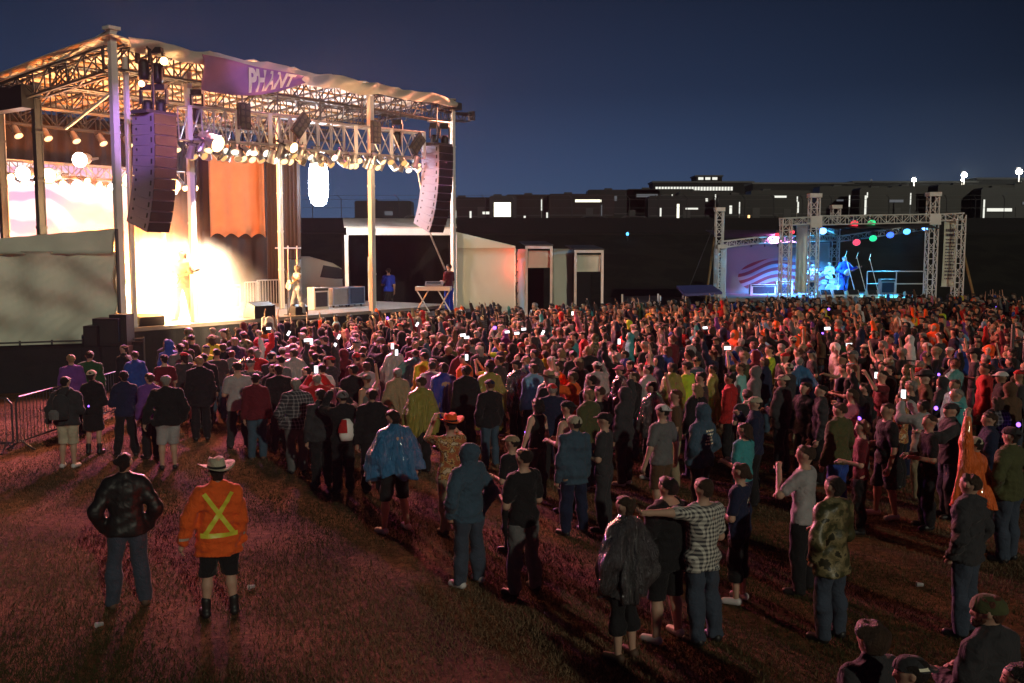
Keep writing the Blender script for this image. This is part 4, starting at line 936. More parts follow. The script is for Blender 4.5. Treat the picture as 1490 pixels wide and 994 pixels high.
ext = MB().box((p.x + .3, p.y + .6, .72), (4.6, 2.6, 1.44), Matrix.Rotation(math.atan2(U.y, U.x), 3, 'Z')).build('wing_platform', M['skirt'], stage)

# ------------------------------------------------------------------ second, smaller truss stage
D = 54.
st2 = empty('truss_stage', (0, 0, 0), label='small open truss stage lit with coloured lamps right of the field', cat='stage')
dl = at(1055, 434, D + 1); dr = at(1335, 432, D + 3)
DZ2 = 1.35; c = (dl + dr) / 2
MB().box((c.x, D + 5.3, DZ2 - .1), (dr.x - dl.x + .6, 8., .2)).build('deck', mat('small_stage_deck', (.3, .3, .32), .35), st2)
wall_between('skirt', (dl.x - .3, D + 1.25, 0), (dr.x + .3, D + 1.25, 0), .0, DZ2 - .2, 'skirt', st2, 60, 5, .04, 3)
def box_truss(p, q, w, m='white', n=None, name='truss_beam', parent=None, r=.04):
    p, q = Vector(p), Vector(q); L_ = (q - p).length; n = n or max(3, int(L_ / w / 1.1)); d = (q - p).normalized(); x = Vector((0, 1, 0)).cross(d).normalized() if abs(d.y) < .9 else Vector((1, 0, 0)); y = d.cross(x)
    mb = MB(); cs = [(1, 1), (1, -1), (-1, -1), (-1, 1)]
    for a, b in cs: mb.tube(p + (x * a + y * b) * w / 2, q + (x * a + y * b) * w / 2, r, r, 6)
    for i in range(n):
        s, e = p + (q - p) * i / n, p + (q - p) * (i + 1) / n
        for k in range(4):
            a, b = cs[k], cs[(k + 1) % 4]
            if i % 2: a, b = b, a
            mb.tube(s + (x * a[0] + y * a[1]) * w / 2, e + (x * b[0] + y * b[1]) * w / 2, r * .6, r * .6, 4, 0, False)
        for k in range(4): mb.tube(s + (x * cs[k][0] + y * cs[k][1]) * w / 2, s + (x * cs[(k + 1) % 4][0] + y * cs[(k + 1) % 4][1]) * w / 2, r * .6, r * .6, 4, 0, False)
    return mb.build(name, M[m], parent)
def tower(px, pyt, d, w, cap=True):
    t = at(px, pyt, d); box_truss((t.x, d, .05), (t.x, d, t.z), w, 'white', None, 'truss_tower', st2); MB().box((t.x, d, .04), (w * 2, w * 2, .08)).build('base_plate', M['alu'], st2)
    if cap: MB().box((t.x, d, t.z + .12), (w * 1.35, w * 1.35, .22)).build('tower_cap', M['white'], st2)
    return t
tower(1185, 288, D, .48); tower(1358, 286, D + 2, .5); tower(1047, 308, D + 3, .4); tower(1216, 304, D + 8, .46)
tower(1144, 320, D - .8, .5, False); tower(1397, 313, D + 1.6, .46, False); tower(1050, 362, D + 2.3, .4)
def bm(x0, y0, d0, x1, y1, d1, w): box_truss(at(x0, y0, d0), at(x1, y1, d1), w, 'white', None, 'truss_beam', st2)
bm(1137, 323, D - .8, 1182, 321, D, .36); bm(1190, 321, D + .1, 1355, 318, D + 2, .46); bm(1362, 317, D + 2, 1403, 315, D + 1.6, .36)
bm(1050, 356, D + 2.3, 1100, 350, D + 2.5, .34); bm(1100, 350, D + 2.5, 1215, 346, D + 8, .34); bm(1218, 348, D + 8, 1350, 330, D + 8, .34); bm(1358, 322, D + 2.2, 1354, 330, D + 8, .34); bm(1185, 324, D + .3, 1214, 338, D + 7.8, .34)
for px, py, d in ((1188, 323, D - .28), (1361, 319, D + 1.7)):
    p = at(px, py, d); MB().box(p, (.62, .1, .62)).build('sleeve_block', M['white'], st2)
for px in (1210, 1235, 1260, 1285, 1310): pass
rfm = mat('dark_roof_sheet', (.035, .035, .05), .7, bump=.3, bscale=3); a1, a2 = at(1192, 328, D + .3), at(1350, 326, D + 2.3)
grid_sheet(lambda u, v: Vector((a1.x + (a2.x - a1.x) * u - .0, D + .6 + 8 * v, a1.z - .15 + .5 * math.sin(v * 3.1) + .04 * math.sin(u * 30))), 30, 12, .03).build('roof_sheet', rfm, st2)
b1 = at(1057, 352, D + 3)
grid_sheet(lambda u, v: Vector((b1.x + 5.0 * u, D + 3.2 + 6 * v, b1.z + .75 * v + .9 * u * (1 - v) * .8)), 12, 8, .03).build('roof_sheet', rfm, st2)
# backdrop sheet with a waving stars-and-stripes like flag drawing
def flag_mat():
    m, nt, b = new_mat('flag_backdrop_print'); L = nt.links; N = nt.nodes
    tc = N.new('ShaderNodeTexCoord'); sp = N.new('ShaderNodeSeparateXYZ'); L.new(tc.outputs['Generated'], sp.inputs[0])
    def mth(op, a, b_=None, c_=None):
        n = N.new('ShaderNodeMath'); n.operation = op
        for i, v in enumerate((a, b_, c_)):
            if v is None: continue
            if isinstance(v, (int, float)): n.inputs[i].default_value = v
            else: L.new(v, n.inputs[i])
        return n.outputs[0]
    x, z = sp.outputs['X'], sp.outputs['Z']
    wv = mth('MULTIPLY', mth('SINE', mth('MULTIPLY', x, 10.)), .07)
    st = mth('GREATER_THAN', mth('FRACT', mth('MULTIPLY', mth('SUBTRACT', mth('ADD', z, wv), mth('MULTIPLY', x, .35)), 7.5)), .5)
    dx = mth('MULTIPLY', mth('SUBTRACT', x, .55), 1.9); dz = mth('MULTIPLY', mth('SUBTRACT', z, .32), 2.1)
    ins = mth('LESS_THAN', mth('ADD', mth('MULTIPLY', dx, dx), mth('MULTIPLY', dz, dz)), .62)
    m1 = N.new('ShaderNodeMix'); m1.data_type = 'RGBA'; m1.inputs[6].default_value = (.34, .25, .33, 1); m1.inputs[7].default_value = (.24, .03, .05, 1); L.new(st, m1.inputs[0])
    m2 = N.new('ShaderNodeMix'); m2.data_type = 'RGBA'; m2.inputs[6].default_value = (.27, .26, .28, 1); L.new(m1.outputs[2], m2.inputs[7]); L.new(ins, m2.inputs[0]); L.new(m2.outputs[2], b.inputs['Base Color'])
    b.inputs['Roughness'].default_value = .8; return m
M['flag'] = flag_mat()
f0, f1 = at(1052, 430, D + 7), at(1206, 430, D + 7.6)
fz = at(1100, 352, D + 7).z
o = wall_between('printed_backdrop', (f0.x, D + 7, 0), (f1.x, D + 7.6, 0), DZ2, fz, 'flag', None, 50, 8, .04, 3, label='pale cloth backdrop printed with a waving red and white striped flag', cat='backdrop')
rr = MB(); rr.tube((f0.x, D + 6.9, fz), (f1.x, D + 7.5, fz), .06)
for i in range(9): u = i / 8; rr.tube((f0.x + (f1.x - f0.x) * u, D + 6.85 + .6 * u, fz), (f0.x + (f1.x - f0.x) * u, D + 6.85 + .6 * u, fz - .3), .05)
rr.build('hanging_bar', M['dark'], o)
# hanging banners
def vban(px0, px1, py0, py1, d, lab, m, marks=False):
    p, q = at(px0, 370, d), at(px1, 370, d); z1, z0 = at(px0, py0, d).z, at(px0, py1, d).z
    o = wall_between('hanging_banner', (p.x, d, 0), (q.x, d, 0), z0, z1, m, None, 10, 16, .03, 4, label=lab, cat='banner')
    MB().tube((p.x - .05, d, z1 + .02), (q.x + .05, d, z1 + .02), .03).tube((p.x - .05, d, z0), (q.x + .05, d, z0), .025).build('banner_pole', M['alu'], o)
    if marks:
        mb = MB(); r = random.Random(5); z = z1 - .5
        while z > z0 + .4:
            hh = r.choice((.07, .1, .16)); x = p.x + .1
            while x < q.x - .14: w = r.uniform(.03, .1); mb.box((x + w / 2, d - .075, z), (w, .01, hh)); x += w + .035
            z -= hh + .1
        mb.build('faded_lettering', mat('faded_letter', (.1, .09, .12), .8), o)
vban(1158, 1175, 328, 426, D + 1.2, 'plain pale grey upright banner beside the left truss towers', 'tent'); vban(1372, 1391, 322, 417, D + 1.8, 'grey upright banner with faded lines of lettering between the right towers', 'tent', True)
# coloured lamps
for px, py, d, c, lab in ((1197, 333, D + 1.2, 'bluew', 'blue white lamp beside the left truss tower'), (1243, 322, D + 1.5, 'red', 'upper red lamp under the small stage roof'), (1246, 350, D + 7.6, 'red', 'lower red lamp on the rear truss beam'), (1268, 321, D + 1.5, 'green', 'upper green lamp under the small stage roof'), (1270, 344, D + 7.6, 'green', 'lower green lamp on the rear truss beam'), (1295, 339, D + 7.6, 'blue', 'deep blue lamp on the rear truss beam'), (1319, 334, D + 7.6, 'cyan', 'cyan lamp on the rear truss beam'), (1346, 328, D + 7.6, 'bluew', 'blue white lamp at the right end of the rear truss beam'), (1131, 340, D + 2.6, 'red', 'tiny red lamp over the flag backdrop, left one'), (1153, 336, D + 2.6, 'red', 'tiny red lamp over the flag backdrop, right one')):
    p = at(px, py, d); stage_lamp(p, (p.x - 1.5, p.y - 6, 1.2), c, lab, 'coloured lamps of the small stage', 1.6 if px > 1160 else .9)
# rails, drums, amps
DE = D + 6.5
for z in (.55, 1.05): pass
rl = MB(); a, b = at(1262, 395, DE), at(1347, 397, DE)
for z in (a.z, at(1300, 413, DE).z): rl.tube((a.x, DE, z), (b.x, DE, z), .035)
for x in (a.x, (a.x + b.x) / 2, b.x): rl.tube((x, DE, DZ2), (x, DE, a.z), .035)
rl.build('guard_rail', M['white'], st2)
def wood(p, q, lab, grp=None): ob = MB().tube(p, q, .07, .07, 8).build('timber_prop', M['wood']); MB().box((q[0], q[1], .03), (.3, .3, .06)).build('foot_block', M['wood'], ob); tag(ob, lab, 'prop', grp)
p = at(1040, 345, D + 3); q = at(1023, 430, D + 2); wood(p, (q.x, q.y, 0), 'slanting yellow timber prop left of the leftmost truss tower')
p = at(1403, 372, D + 1.6); q = at(1428, 425, D + .6); wood(p, (q.x, q.y, 0), 'slanting timber prop right of the rightmost truss tower')
wr_ = MB().tube(at(1038, 330, D + 3), at(1000, 425, D + 2), .02).build('guy_rope', M['dark']); tag(wr_, 'thin guy rope left of the leftmost truss tower', 'rope')
for px, w, h, lab in ((1170, .8, .7, 'amplifier'), (1212, .9, .75, 'b'), (1234, .8, .7, 'c')): pass
k2 = empty('drum_kit', (at(1207, 425, D + 5).x, D + 5, DZ2), 0, label='drum kit lit blue on the small truss stage', cat='drum kit')
for c_, ax, r, l in (((0, -.2, .35), (0, 1, 0), .3, .4), ((-.35, -.1, .75), (0, -.3, 1), .16, .2), ((.1, -.1, .8), (0, -.3, 1), .17, .2), ((.55, .1, .4), (0, 0, 1), .2, .36)): drum(c_, ax, r, l, 'white', k2)
for x, y, z in ((-.7, 0, 1.15), (.6, 0, 1.25)): MB().lathe([(.001, .03), (.24, 0), (.05, .012)], (x, y, z), 16).build('cymbal', M['alu'], k2); MB().tube((x, y, z), (x, y, .02), .013).build('stand', M['alu'], k2)
for px, d_, s_, lab in ((1200, D + 2, 1.1, 'white stage monitor at the left of the small stage front'), (1219, D + 2, 1.1, 'white stage monitor in front of the blue lit drum kit'), (1240, D + 2, 1.1, 'white stage monitor in front of the singer in blue light'), (1268, D + 2.2, 1., 'white stage monitor left of the slanting microphone stands'), (1322, D + 3, .8, 'small white stage monitor alone at the right of the small stage')):
    wedge((at(px, 425, d_).x, d_, DZ2), 0.1, lab, 'monitors on the small stage', s_, 'white')
for px, d_, h, lab in ((1188, D + 4, 1.4, 'microphone stand beside the left tower of the small stage'), (1246, D + 2.6, 1.55, 'microphone stand right of the singer in blue light'), (1262, D + 2.6, 1.5, 'tall microphone stand in the middle right of the small stage'), (1280, D + 2.9, 1.45, 'rightmost microphone stand of the small stage')):
    m2 = mic_stand((at(px, 425, d_).x, d_, DZ2), h, -.6, lab, 'microphone stands on the small stage', 'white'); m2.rotation_euler.y = -.28; m2.scale = (1.6,) * 3
for px, d_, w, h, lab in ((1290, D + 6, .9, .9, 'white amplifier beside the rightmost microphone stand'), (1172, D + 6, 1, .8, 'violet lit amplifier left of the drum kit'), (1110, D + 5.5, 1.6, .6, 'pink lit cloth covered box before the flag backdrop'), (1140, D + 5.5, 1, .8, 'pink lit amplifier before the flag backdrop')):
    amp((at(px, 425, d_).x, d_, DZ2), lab, w, h).rotation_euler.z = 0

# ------------------------------------------------------------------ top of the bank: fence, parked campers, lights, far buildings
def bankfence():
    o = empty('bank_fence', (0, 90.5, 5.5), label='long dark screened fence with barbed wire arms along the top of the bank', cat='fence')
    MB().box((5, 0, .55), (150, .06, 1.5)).build('screen', M['skirt'], o)
    mb = MB()
    for i in range(60):
        x = -70 + i * 2.6; mb.tube((x, .08, -.2), (x, .08, 3.0), .035, None, 5); mb.tube((x, .08, 3.), (x - .35, -.25, 3.35), .03, None, 4)
    for z in (2.2, 2.95): mb.tube((-70, .08, z), (84, .08, z), .018, None, 4)
    mb.tube((-70, -.2, 3.3), (84, -.2, 3.3), .015, None, 4)
    mb.build('post_and_wire', M['dark'], o)
bankfence()
BASE = 5.62
def camper(px, pyt, w, d, lab, col, lit=None, kind='trailer', win=()):
    p = at(px, 330, d); h = at(px, pyt, d).z - BASE; o = empty('camper_van' if kind == 'rv' else 'trailer', (p.x, d, BASE), 0, label=lab, cat='camper' if kind == 'rv' else 'trailer')
    if kind == 'rv': prof = [(-w / 2, .5), (w / 2 - .5, .5), (w / 2, .9), (w / 2, 1.4), (w / 2 - .7, 1.9), (w / 2 - .4, 2.2), (w / 2 - .5, h - .15), (w / 2 - .9, h), (-w / 2 + .2, h), (-w / 2, h - .2)]
    else: prof = [(-w / 2, .55), (w / 2, .55), (w / 2, h - .1), (w / 2 - .15, h), (-w / 2 + .15, h), (-w / 2, h - .1)]
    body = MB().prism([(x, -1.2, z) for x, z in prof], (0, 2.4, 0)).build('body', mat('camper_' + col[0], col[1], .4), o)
    for x in (-w * .28, w * .3): MB().tube((x, -1.22, .36), (x, -.95, .36), .36, None, 14).build('wheel', M['rubber'], o)
    for (u, v, ww, hh, g) in win:
        f = MB().box((u * w, -1.22, v * h), (ww + .12, .04, hh + .12)).build('window', M['dark'], o); MB().box((u * w, -1.25, v * h), (ww, .03, hh)).build('pane', G[g], f)
    MB().box((w * .12, -1.22, .62 + .9), (.7, .04, 1.8)).build('door', M['dark'], o)
    MB().box((0, -1.215, h * .45), (w * .96, .015, .12)).build('side_stripe', M['dark'], o)
    MB().box((w * -.2, 0, h + .1), (.8, .7, .2)).build('roof_unit', M['dark'], o)
    return o
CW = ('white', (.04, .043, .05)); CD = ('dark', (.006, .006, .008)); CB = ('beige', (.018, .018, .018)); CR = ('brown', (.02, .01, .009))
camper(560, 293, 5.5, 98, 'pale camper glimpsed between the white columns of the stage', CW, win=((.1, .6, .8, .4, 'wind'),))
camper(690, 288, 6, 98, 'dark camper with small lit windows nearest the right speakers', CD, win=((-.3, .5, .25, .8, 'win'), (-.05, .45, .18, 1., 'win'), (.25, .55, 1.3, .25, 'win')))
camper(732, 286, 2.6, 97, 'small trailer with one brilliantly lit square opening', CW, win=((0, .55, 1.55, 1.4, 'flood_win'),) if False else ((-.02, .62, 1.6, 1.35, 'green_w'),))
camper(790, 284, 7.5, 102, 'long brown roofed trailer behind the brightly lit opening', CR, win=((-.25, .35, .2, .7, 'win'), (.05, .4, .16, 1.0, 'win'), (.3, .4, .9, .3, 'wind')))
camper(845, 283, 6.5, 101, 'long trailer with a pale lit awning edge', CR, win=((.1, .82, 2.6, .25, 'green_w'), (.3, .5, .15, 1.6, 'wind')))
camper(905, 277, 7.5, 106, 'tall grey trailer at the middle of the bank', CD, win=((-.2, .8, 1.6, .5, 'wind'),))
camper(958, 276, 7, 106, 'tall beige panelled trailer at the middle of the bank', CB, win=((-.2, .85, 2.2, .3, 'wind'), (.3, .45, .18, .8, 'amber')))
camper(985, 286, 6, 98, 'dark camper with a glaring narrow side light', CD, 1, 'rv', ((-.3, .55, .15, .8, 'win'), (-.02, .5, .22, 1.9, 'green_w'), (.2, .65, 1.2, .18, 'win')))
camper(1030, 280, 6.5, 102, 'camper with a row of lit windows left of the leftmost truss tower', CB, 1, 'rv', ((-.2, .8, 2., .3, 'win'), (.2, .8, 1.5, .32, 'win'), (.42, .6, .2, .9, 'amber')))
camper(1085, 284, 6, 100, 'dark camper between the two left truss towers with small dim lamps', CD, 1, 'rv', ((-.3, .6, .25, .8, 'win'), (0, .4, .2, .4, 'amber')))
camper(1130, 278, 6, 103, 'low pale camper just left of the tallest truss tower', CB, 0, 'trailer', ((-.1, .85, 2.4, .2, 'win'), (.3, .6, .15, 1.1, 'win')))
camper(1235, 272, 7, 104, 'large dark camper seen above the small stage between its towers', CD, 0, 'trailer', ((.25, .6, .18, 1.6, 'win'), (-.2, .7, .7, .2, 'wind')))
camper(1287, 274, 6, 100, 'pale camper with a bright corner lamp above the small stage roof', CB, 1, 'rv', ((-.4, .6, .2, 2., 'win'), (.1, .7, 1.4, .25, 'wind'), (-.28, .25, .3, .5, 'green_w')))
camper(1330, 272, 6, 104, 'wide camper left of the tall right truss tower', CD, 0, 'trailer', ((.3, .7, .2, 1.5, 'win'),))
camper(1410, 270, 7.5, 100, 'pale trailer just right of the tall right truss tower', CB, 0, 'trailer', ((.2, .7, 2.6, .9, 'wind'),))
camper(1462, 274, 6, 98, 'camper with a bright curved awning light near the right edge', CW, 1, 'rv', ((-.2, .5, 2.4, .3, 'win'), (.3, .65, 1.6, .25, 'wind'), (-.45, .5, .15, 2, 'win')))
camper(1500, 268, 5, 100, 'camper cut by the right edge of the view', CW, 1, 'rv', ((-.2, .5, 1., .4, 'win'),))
# parked cars' small lights and cones on the slope
for px, py, d, g, lab in ((913, 342, 86, 'cyan', 'tiny bluish marker lamp on the dark bank'), (1455, 325, 92, 'win', 'small white lamp near the campers at the right'), (1476, 322, 92, 'win', 'lowest small white lamp beside the right campers'), (1268, 263, 130, 'wind', 'dim lamp on a pole above the campers')):
    p = at(px, py, d); ob = MB().tube((p.x, d, p.z - 1.1), (p.x, d, p.z), .05).build('marker_lamp', M['dark']); tag(ob, lab, 'lamp'); MB().lathe([(.001, -.1), (.1, -.08), (.12, .1), (.001, .2)], (p.x, d, p.z + .05), 10).build('lamp_head', G[g], ob)
for px, py, d, r, lab in ((1330, 262, 190, .42, 'wide floodlight glowing over the campers, left of the three'), (1403, 255, 180, .5, 'glaring floodlight on a mast, middle of the three at the right'), (1483, 250, 170, .52, 'glaring floodlight on a mast at the right edge'), (1400, 262, 185, .18, 'small lamp just under the middle floodlight mast head')):
    p = at(px, py, d); ob = MB().tube((p.x, d, 5.5), (p.x, d, p.z), .12, .09).build('floodlight_mast', M['dark']); tag(ob, lab, 'floodlight'); MB().lathe([(.001, -r * .7), (r * .7, -r * .6), (r, 0), (r * .7, r * .6), (.001, r * .75)], (p.x, d, p.z), 16).build('lamp_head', G['flood'], ob)
    MB().box((p.x, d + .2, p.z + r * 1.1), (r * 1.2, .3, .12)).build('hood', M['dark'], ob)
for i, (px, py, lab) in enumerate(((1041, 283, 'left of the leftmost truss tower'), (1076, 294, 'right of the leftmost truss tower'), (1160, 286, 'left of the tallest truss tower'), (1236, 284, 'right of the rear truss tower'), (1262, 280, 'above the middle of the small stage roof'), (1325, 281, 'left of the tall right truss tower'), (1437, 288, 'between the two right campers'), (669, 292, 'just right of the right speakers'), (978, 283, 'beside the camper with the glaring side light'), (788, 290, 'in front of the long brown roofed trailer'))):
    d = 95.5 + i * .3; p = at(px, py, d); ob = MB().tube((p.x, d, 5.4), (p.x, d, p.z), .05, .04).build('light_pole', M['alu']); tag(ob, 'slim pole lamp on the bank ' + lab, 'lamp post')
    MB().tube((p.x, d - .06, p.z - (1.1 if i % 2 else .5)), (p.x, d - .06, p.z), .055).build('tube_lamp', G['win'], ob)
for i, (px, lab) in enumerate(((868, 'middle of the bank'), (925, 'bank left of the leftmost truss tower'), (1190, 'bank behind the small stage'), (1375, 'bank right of the tall right truss tower'), (610, 'bank behind the backstage tent'))):
    d = 94.2; p = at(px, 322, d); o = empty('parked_car', (p.x, d, 5.62), .1 * (i - 2), label='dark parked car on the ' + lab, cat='car')
    MB().prism([(x, -.85, z) for x, z in ((-2.2, .35), (2.2, .35), (2.25, .8), (1.4, .95), (.8, 1.45), (-1.1, 1.48), (-1.9, .98), (-2.25, .9))], (0, 1.7, 0)).build('body', M['dark'], o)
    for x in (-1.35, 1.35): MB().tube((x, -.88, .34), (x, -.7, .34), .34, None, 14).build('wheel', M['rubber'], o)
    MB().prism([(x, -.86, z) for x, z in ((-1.0, .98), (1.0, .98), (.65, 1.36), (-.95, 1.38))], (0, -.02, 0)).build('side_window', M['black'], o)
    MB().box((-2.24, -.5, .75), (.05, .3, .14)).build('tail_light', G['red'] if i % 2 else M['rubber'], o)
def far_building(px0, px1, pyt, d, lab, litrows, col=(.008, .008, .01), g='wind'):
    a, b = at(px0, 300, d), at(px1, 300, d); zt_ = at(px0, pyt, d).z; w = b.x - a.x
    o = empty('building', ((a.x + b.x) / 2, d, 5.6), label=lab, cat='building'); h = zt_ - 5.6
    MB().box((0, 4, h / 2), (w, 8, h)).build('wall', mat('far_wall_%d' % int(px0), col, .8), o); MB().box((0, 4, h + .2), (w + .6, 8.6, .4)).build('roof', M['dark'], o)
    for (u0, u1, v, n, hh) in litrows:
        for i in range(n):
            u = u0 + (u1 - u0) * (i + .5) / n; ww = (u1 - u0) * w / n * .8
            f = MB().box(((u - .5) * w, -.04, v * h), (ww, .08, hh)).build('window', M['dark'], o); MB().box(((u - .5) * w, -.1, v * h), (ww * .9, .04, hh * .85)).build('pane', G[g], f)
    return o
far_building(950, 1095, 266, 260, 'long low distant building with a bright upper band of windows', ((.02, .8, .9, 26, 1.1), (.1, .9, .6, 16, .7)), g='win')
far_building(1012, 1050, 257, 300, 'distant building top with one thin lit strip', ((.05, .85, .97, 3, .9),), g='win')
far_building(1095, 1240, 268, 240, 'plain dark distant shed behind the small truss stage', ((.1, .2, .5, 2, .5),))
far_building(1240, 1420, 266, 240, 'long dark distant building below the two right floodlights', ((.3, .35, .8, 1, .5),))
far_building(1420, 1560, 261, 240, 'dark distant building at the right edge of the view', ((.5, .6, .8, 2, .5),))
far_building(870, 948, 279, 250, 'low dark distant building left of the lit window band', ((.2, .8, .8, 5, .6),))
# a pale car and marquee seen through the open side of the stage
p = at(470, 385, 60); cv = empty('parked_van', (p.x, 60, 0), .2, label='pale sloping van parked behind the stage, seen through its open side', cat='van')
MB().prism([(-3, -1, .4), (3, -1, .4), (3, -1, 1.5), (2.2, -1, 2.2), (.6, -1, 3.2), (-.8, -1, 3.6), (-3, -1, 3.6)], (0, 2.2, 0)).build('body', M['tent'], cv)
MB().prism([(.7, -1.02, 2.3), (1.9, -1.02, 2.3), (.9, -1.02, 2.95), (0, -1.02, 3.1), (-.2, -1.02, 2.4)], (0, .01, 0)).build('side_window', M['black'], cv)
for x in (-1.8, 1.9): MB().tube((x, -1.1, .45), (x, -.8, .45), .45, None, 16).build('wheel', M['rubber'], cv)
# litter on the grass
for px, py, lab in ((150, 912, 'crumpled clear plastic cup on the grass near the bottom left'), (370, 857, 'small glinting cup on the grass right of the orange jacket'), (1343, 855, 'pale cup on the dark grass at the lower right'), (152, 915, 'x')):
    if lab == 'x': continue
    p = on(px, py, 0); o = MB().lathe([(.001, 0), (.03, 0), (.042, .11), (.038, .11), (.027, .006)], n=12).build('plastic_cup', foil('clear_cup_plastic', (.7, .7, .72), 1, 0, .1)); o.location = (p.x, p.y, .035); o.rotation_euler = (1.5, .1, px); o.scale = (.7,) * 3; tag(o, lab, 'cup')
    MB().lathe([(.042, .108), (.046, .112), (.042, .116), (.038, .112)], n=12).build('rim', M['white'], o)
# ------------------------------------------------------------------ people
STC = S(6, 3, 0)
def yaw_to(p, tgt=STC, off=0.): d = Vector((tgt[0] - p[0], tgt[1] - p[1])); return math.atan2(-d.x, d.y) + off   # model faces +Y
Cc = dict(black=(.012, .012, .014), charcoal=(.035, .035, .04), grey=(.13, .13, .135), lightgrey=(.33, .32, .33), white=(.62, .6, .6), navy=(.012, .018, .05), blue=(.02, .06, .3), royal=(.01, .04, .42), denim=(.045, .06, .09), slate=(.045, .085, .13),
 teal=(.05, .3, .33), mint=(.2, .5, .48), olive=(.07, .075, .03), green=(.02, .07, .03), yellow=(.6, .5, .03), hivis=(.45, .62, .04), orange=(.85, .12, .02), red=(.42, .02, .02), maroon=(.12, .012, .02), pink=(.5, .14, .22), purple=(.14, .05, .25), brown=(.1, .055, .03), tan=(.32, .24, .15), khaki=(.3, .25, .16), lightblue=(.16, .32, .5), beige=(.45, .4, .3))
def cm(n):
    if n in Cc: return cloth(n, Cc[n])
    return {'leather': lambda: mat('black_leather', (.012, .012, .013), .47, spec=.4, bump=.4, bscale=9), 'plaid_white': lambda: plaid('plaid_white', (.6, .58, .52), (.05, .05, .06), 23),
            'plaid_dark': lambda: plaid('plaid_dark', (.03, .03, .04), (.25, .23, .25), 15, .72), 'camo': lambda: mottle('camo_cloth', [(.05, .05, .02), (.13, .11, .05), (.22, .18, .09), (.03, .03, .015)], 7, .45, .6),
            'floral': lambda: mottle('patterned_shirt', [(.35, .1, .04), (.5, .32, .12), (.12, .03, .02), (.55, .45, .3)], 14, .8, .3),
            'foil': lambda: foil('clear_silver_plastic', (.13, .13, .14), 1, .55, .13), 'clear': lambda: foil('clear_white_plastic', (.5, .5, .5), .85, 0, .28), 'blueplastic': lambda: foil('blue_poncho_plastic', (.03, .19, .42), 1, 0, .4),
            'royalplastic': lambda: foil('royal_poncho_plastic', (.01, .04, .42), 1, 0, .45), 'yellowplastic': lambda: foil('yellow_poncho_plastic', (.36, .32, .05), .95, 0, .42), 'mintplastic': lambda: foil('mint_poncho_plastic', (.12, .42, .42), 1, 0, .45), 'orangeplastic': lambda: foil('orange_poncho_plastic', (.95, .16, .01), 1, 0, .5)}[n]()
PEOPLE = []       # (x, y, radius) taken spots
HERO = []         # (name used in other labels, location)
# px, py of the crown, height, outfit, colours (top, bottom, shoes, hat), label, short name
def hero(px, py, label, short, P, top, bot, h=1.75, shoe='black', hat=None, hair='dark', skin=0, yaw=None, off=0., res=None, d=None, group='people standing in the concert crowd', z0=0.):
    P = dict(P); P['seed'] = int(px * 7 + py)
    extra = .07 if P.get('hat') == 'cowboy' else 0
    p = on(px, py, h + extra) if d is None else at(px, py, d)
    sc = h / 1.75
    if d is not None: sc = (p.z - z0) / 1.76
    loc = Vector((p.x, p.y, z0)); yw = yaw_to(loc, off=off) if yaw is None else yaw
    if res is None: res = .015 if p.y < 13.5 else (.019 if p.y < 17.5 else .026)
    L = build_person(P, res)
    mats = dict(skin=SKIN[skin], top=cm(top), bottom=cm(bot), shoe=SHOEM[shoe], hair=HAIRM[hair], hat=cm(hat) if hat else DUMMY, band=cm('black'), beard=HAIRM[hair])
    o = place_person(L, mats, loc, yw, sc, label, group); o['_P'] = 0; del o['_P']
    PEOPLE.append((loc.x, loc.y, .42)); HERO.append((short, loc, label)); return o
def child(o, nm):
    for c in o.children:
        if c.name.split('.')[0] == nm: return c
def patch_on(body, garment, strips, name, m, w=.05, off=.006, side=-1, label=None):
    """strips sewn on a garment: polyline in local x,z projected onto the back (side=-1) of the mesh"""
    me = garment.data; bv = BVHTree.FromPolygons([v.co for v in me.vertices], [tuple(p.vertices) for p in me.polygons]); mb = MB()
    for pts, wd in strips:
        P_ = []
        for (x0, z0_), (x1, z1_) in zip(pts, pts[1:]):
            n = max(2, int(math.hypot(x1 - x0, z1_ - z0_) / .02))
            dx, dz = x1 - x0, z1_ - z0_; l = math.hypot(dx, dz); nx, nz = -dz / l * wd / 2, dx / l * wd / 2
            prev = None
            for i in range(n + 1):
                x, z = x0 + dx * i / n, z0_ + dz * i / n; row = []
                for s in (-1, 0, 1):
                    hit = bv.ray_cast(Vector((x + nx * s, side * 1., z + nz * s)), Vector((0, -side, 0)))
                    row.append(hit[0] + Vector((0, side * off, 0)) if hit[0] else None)
                if prev and all(row) and all(prev) and max((row[k] - prev[k]).length for k in range(3)) < .12:
                    k = len(mb.v); mb.add(prev + row, [(0, 1, 4, 3), (1, 2, 5, 4)] if side < 0 else [(3, 4, 1, 0), (4, 5, 2, 1)])
                prev = row
    return mb.build(name, m, garment, smooth=True)
T = dict(top='tee'); J = dict(top='jacket'); H = dict(top='hoodie'); PO = dict(top='poncho')
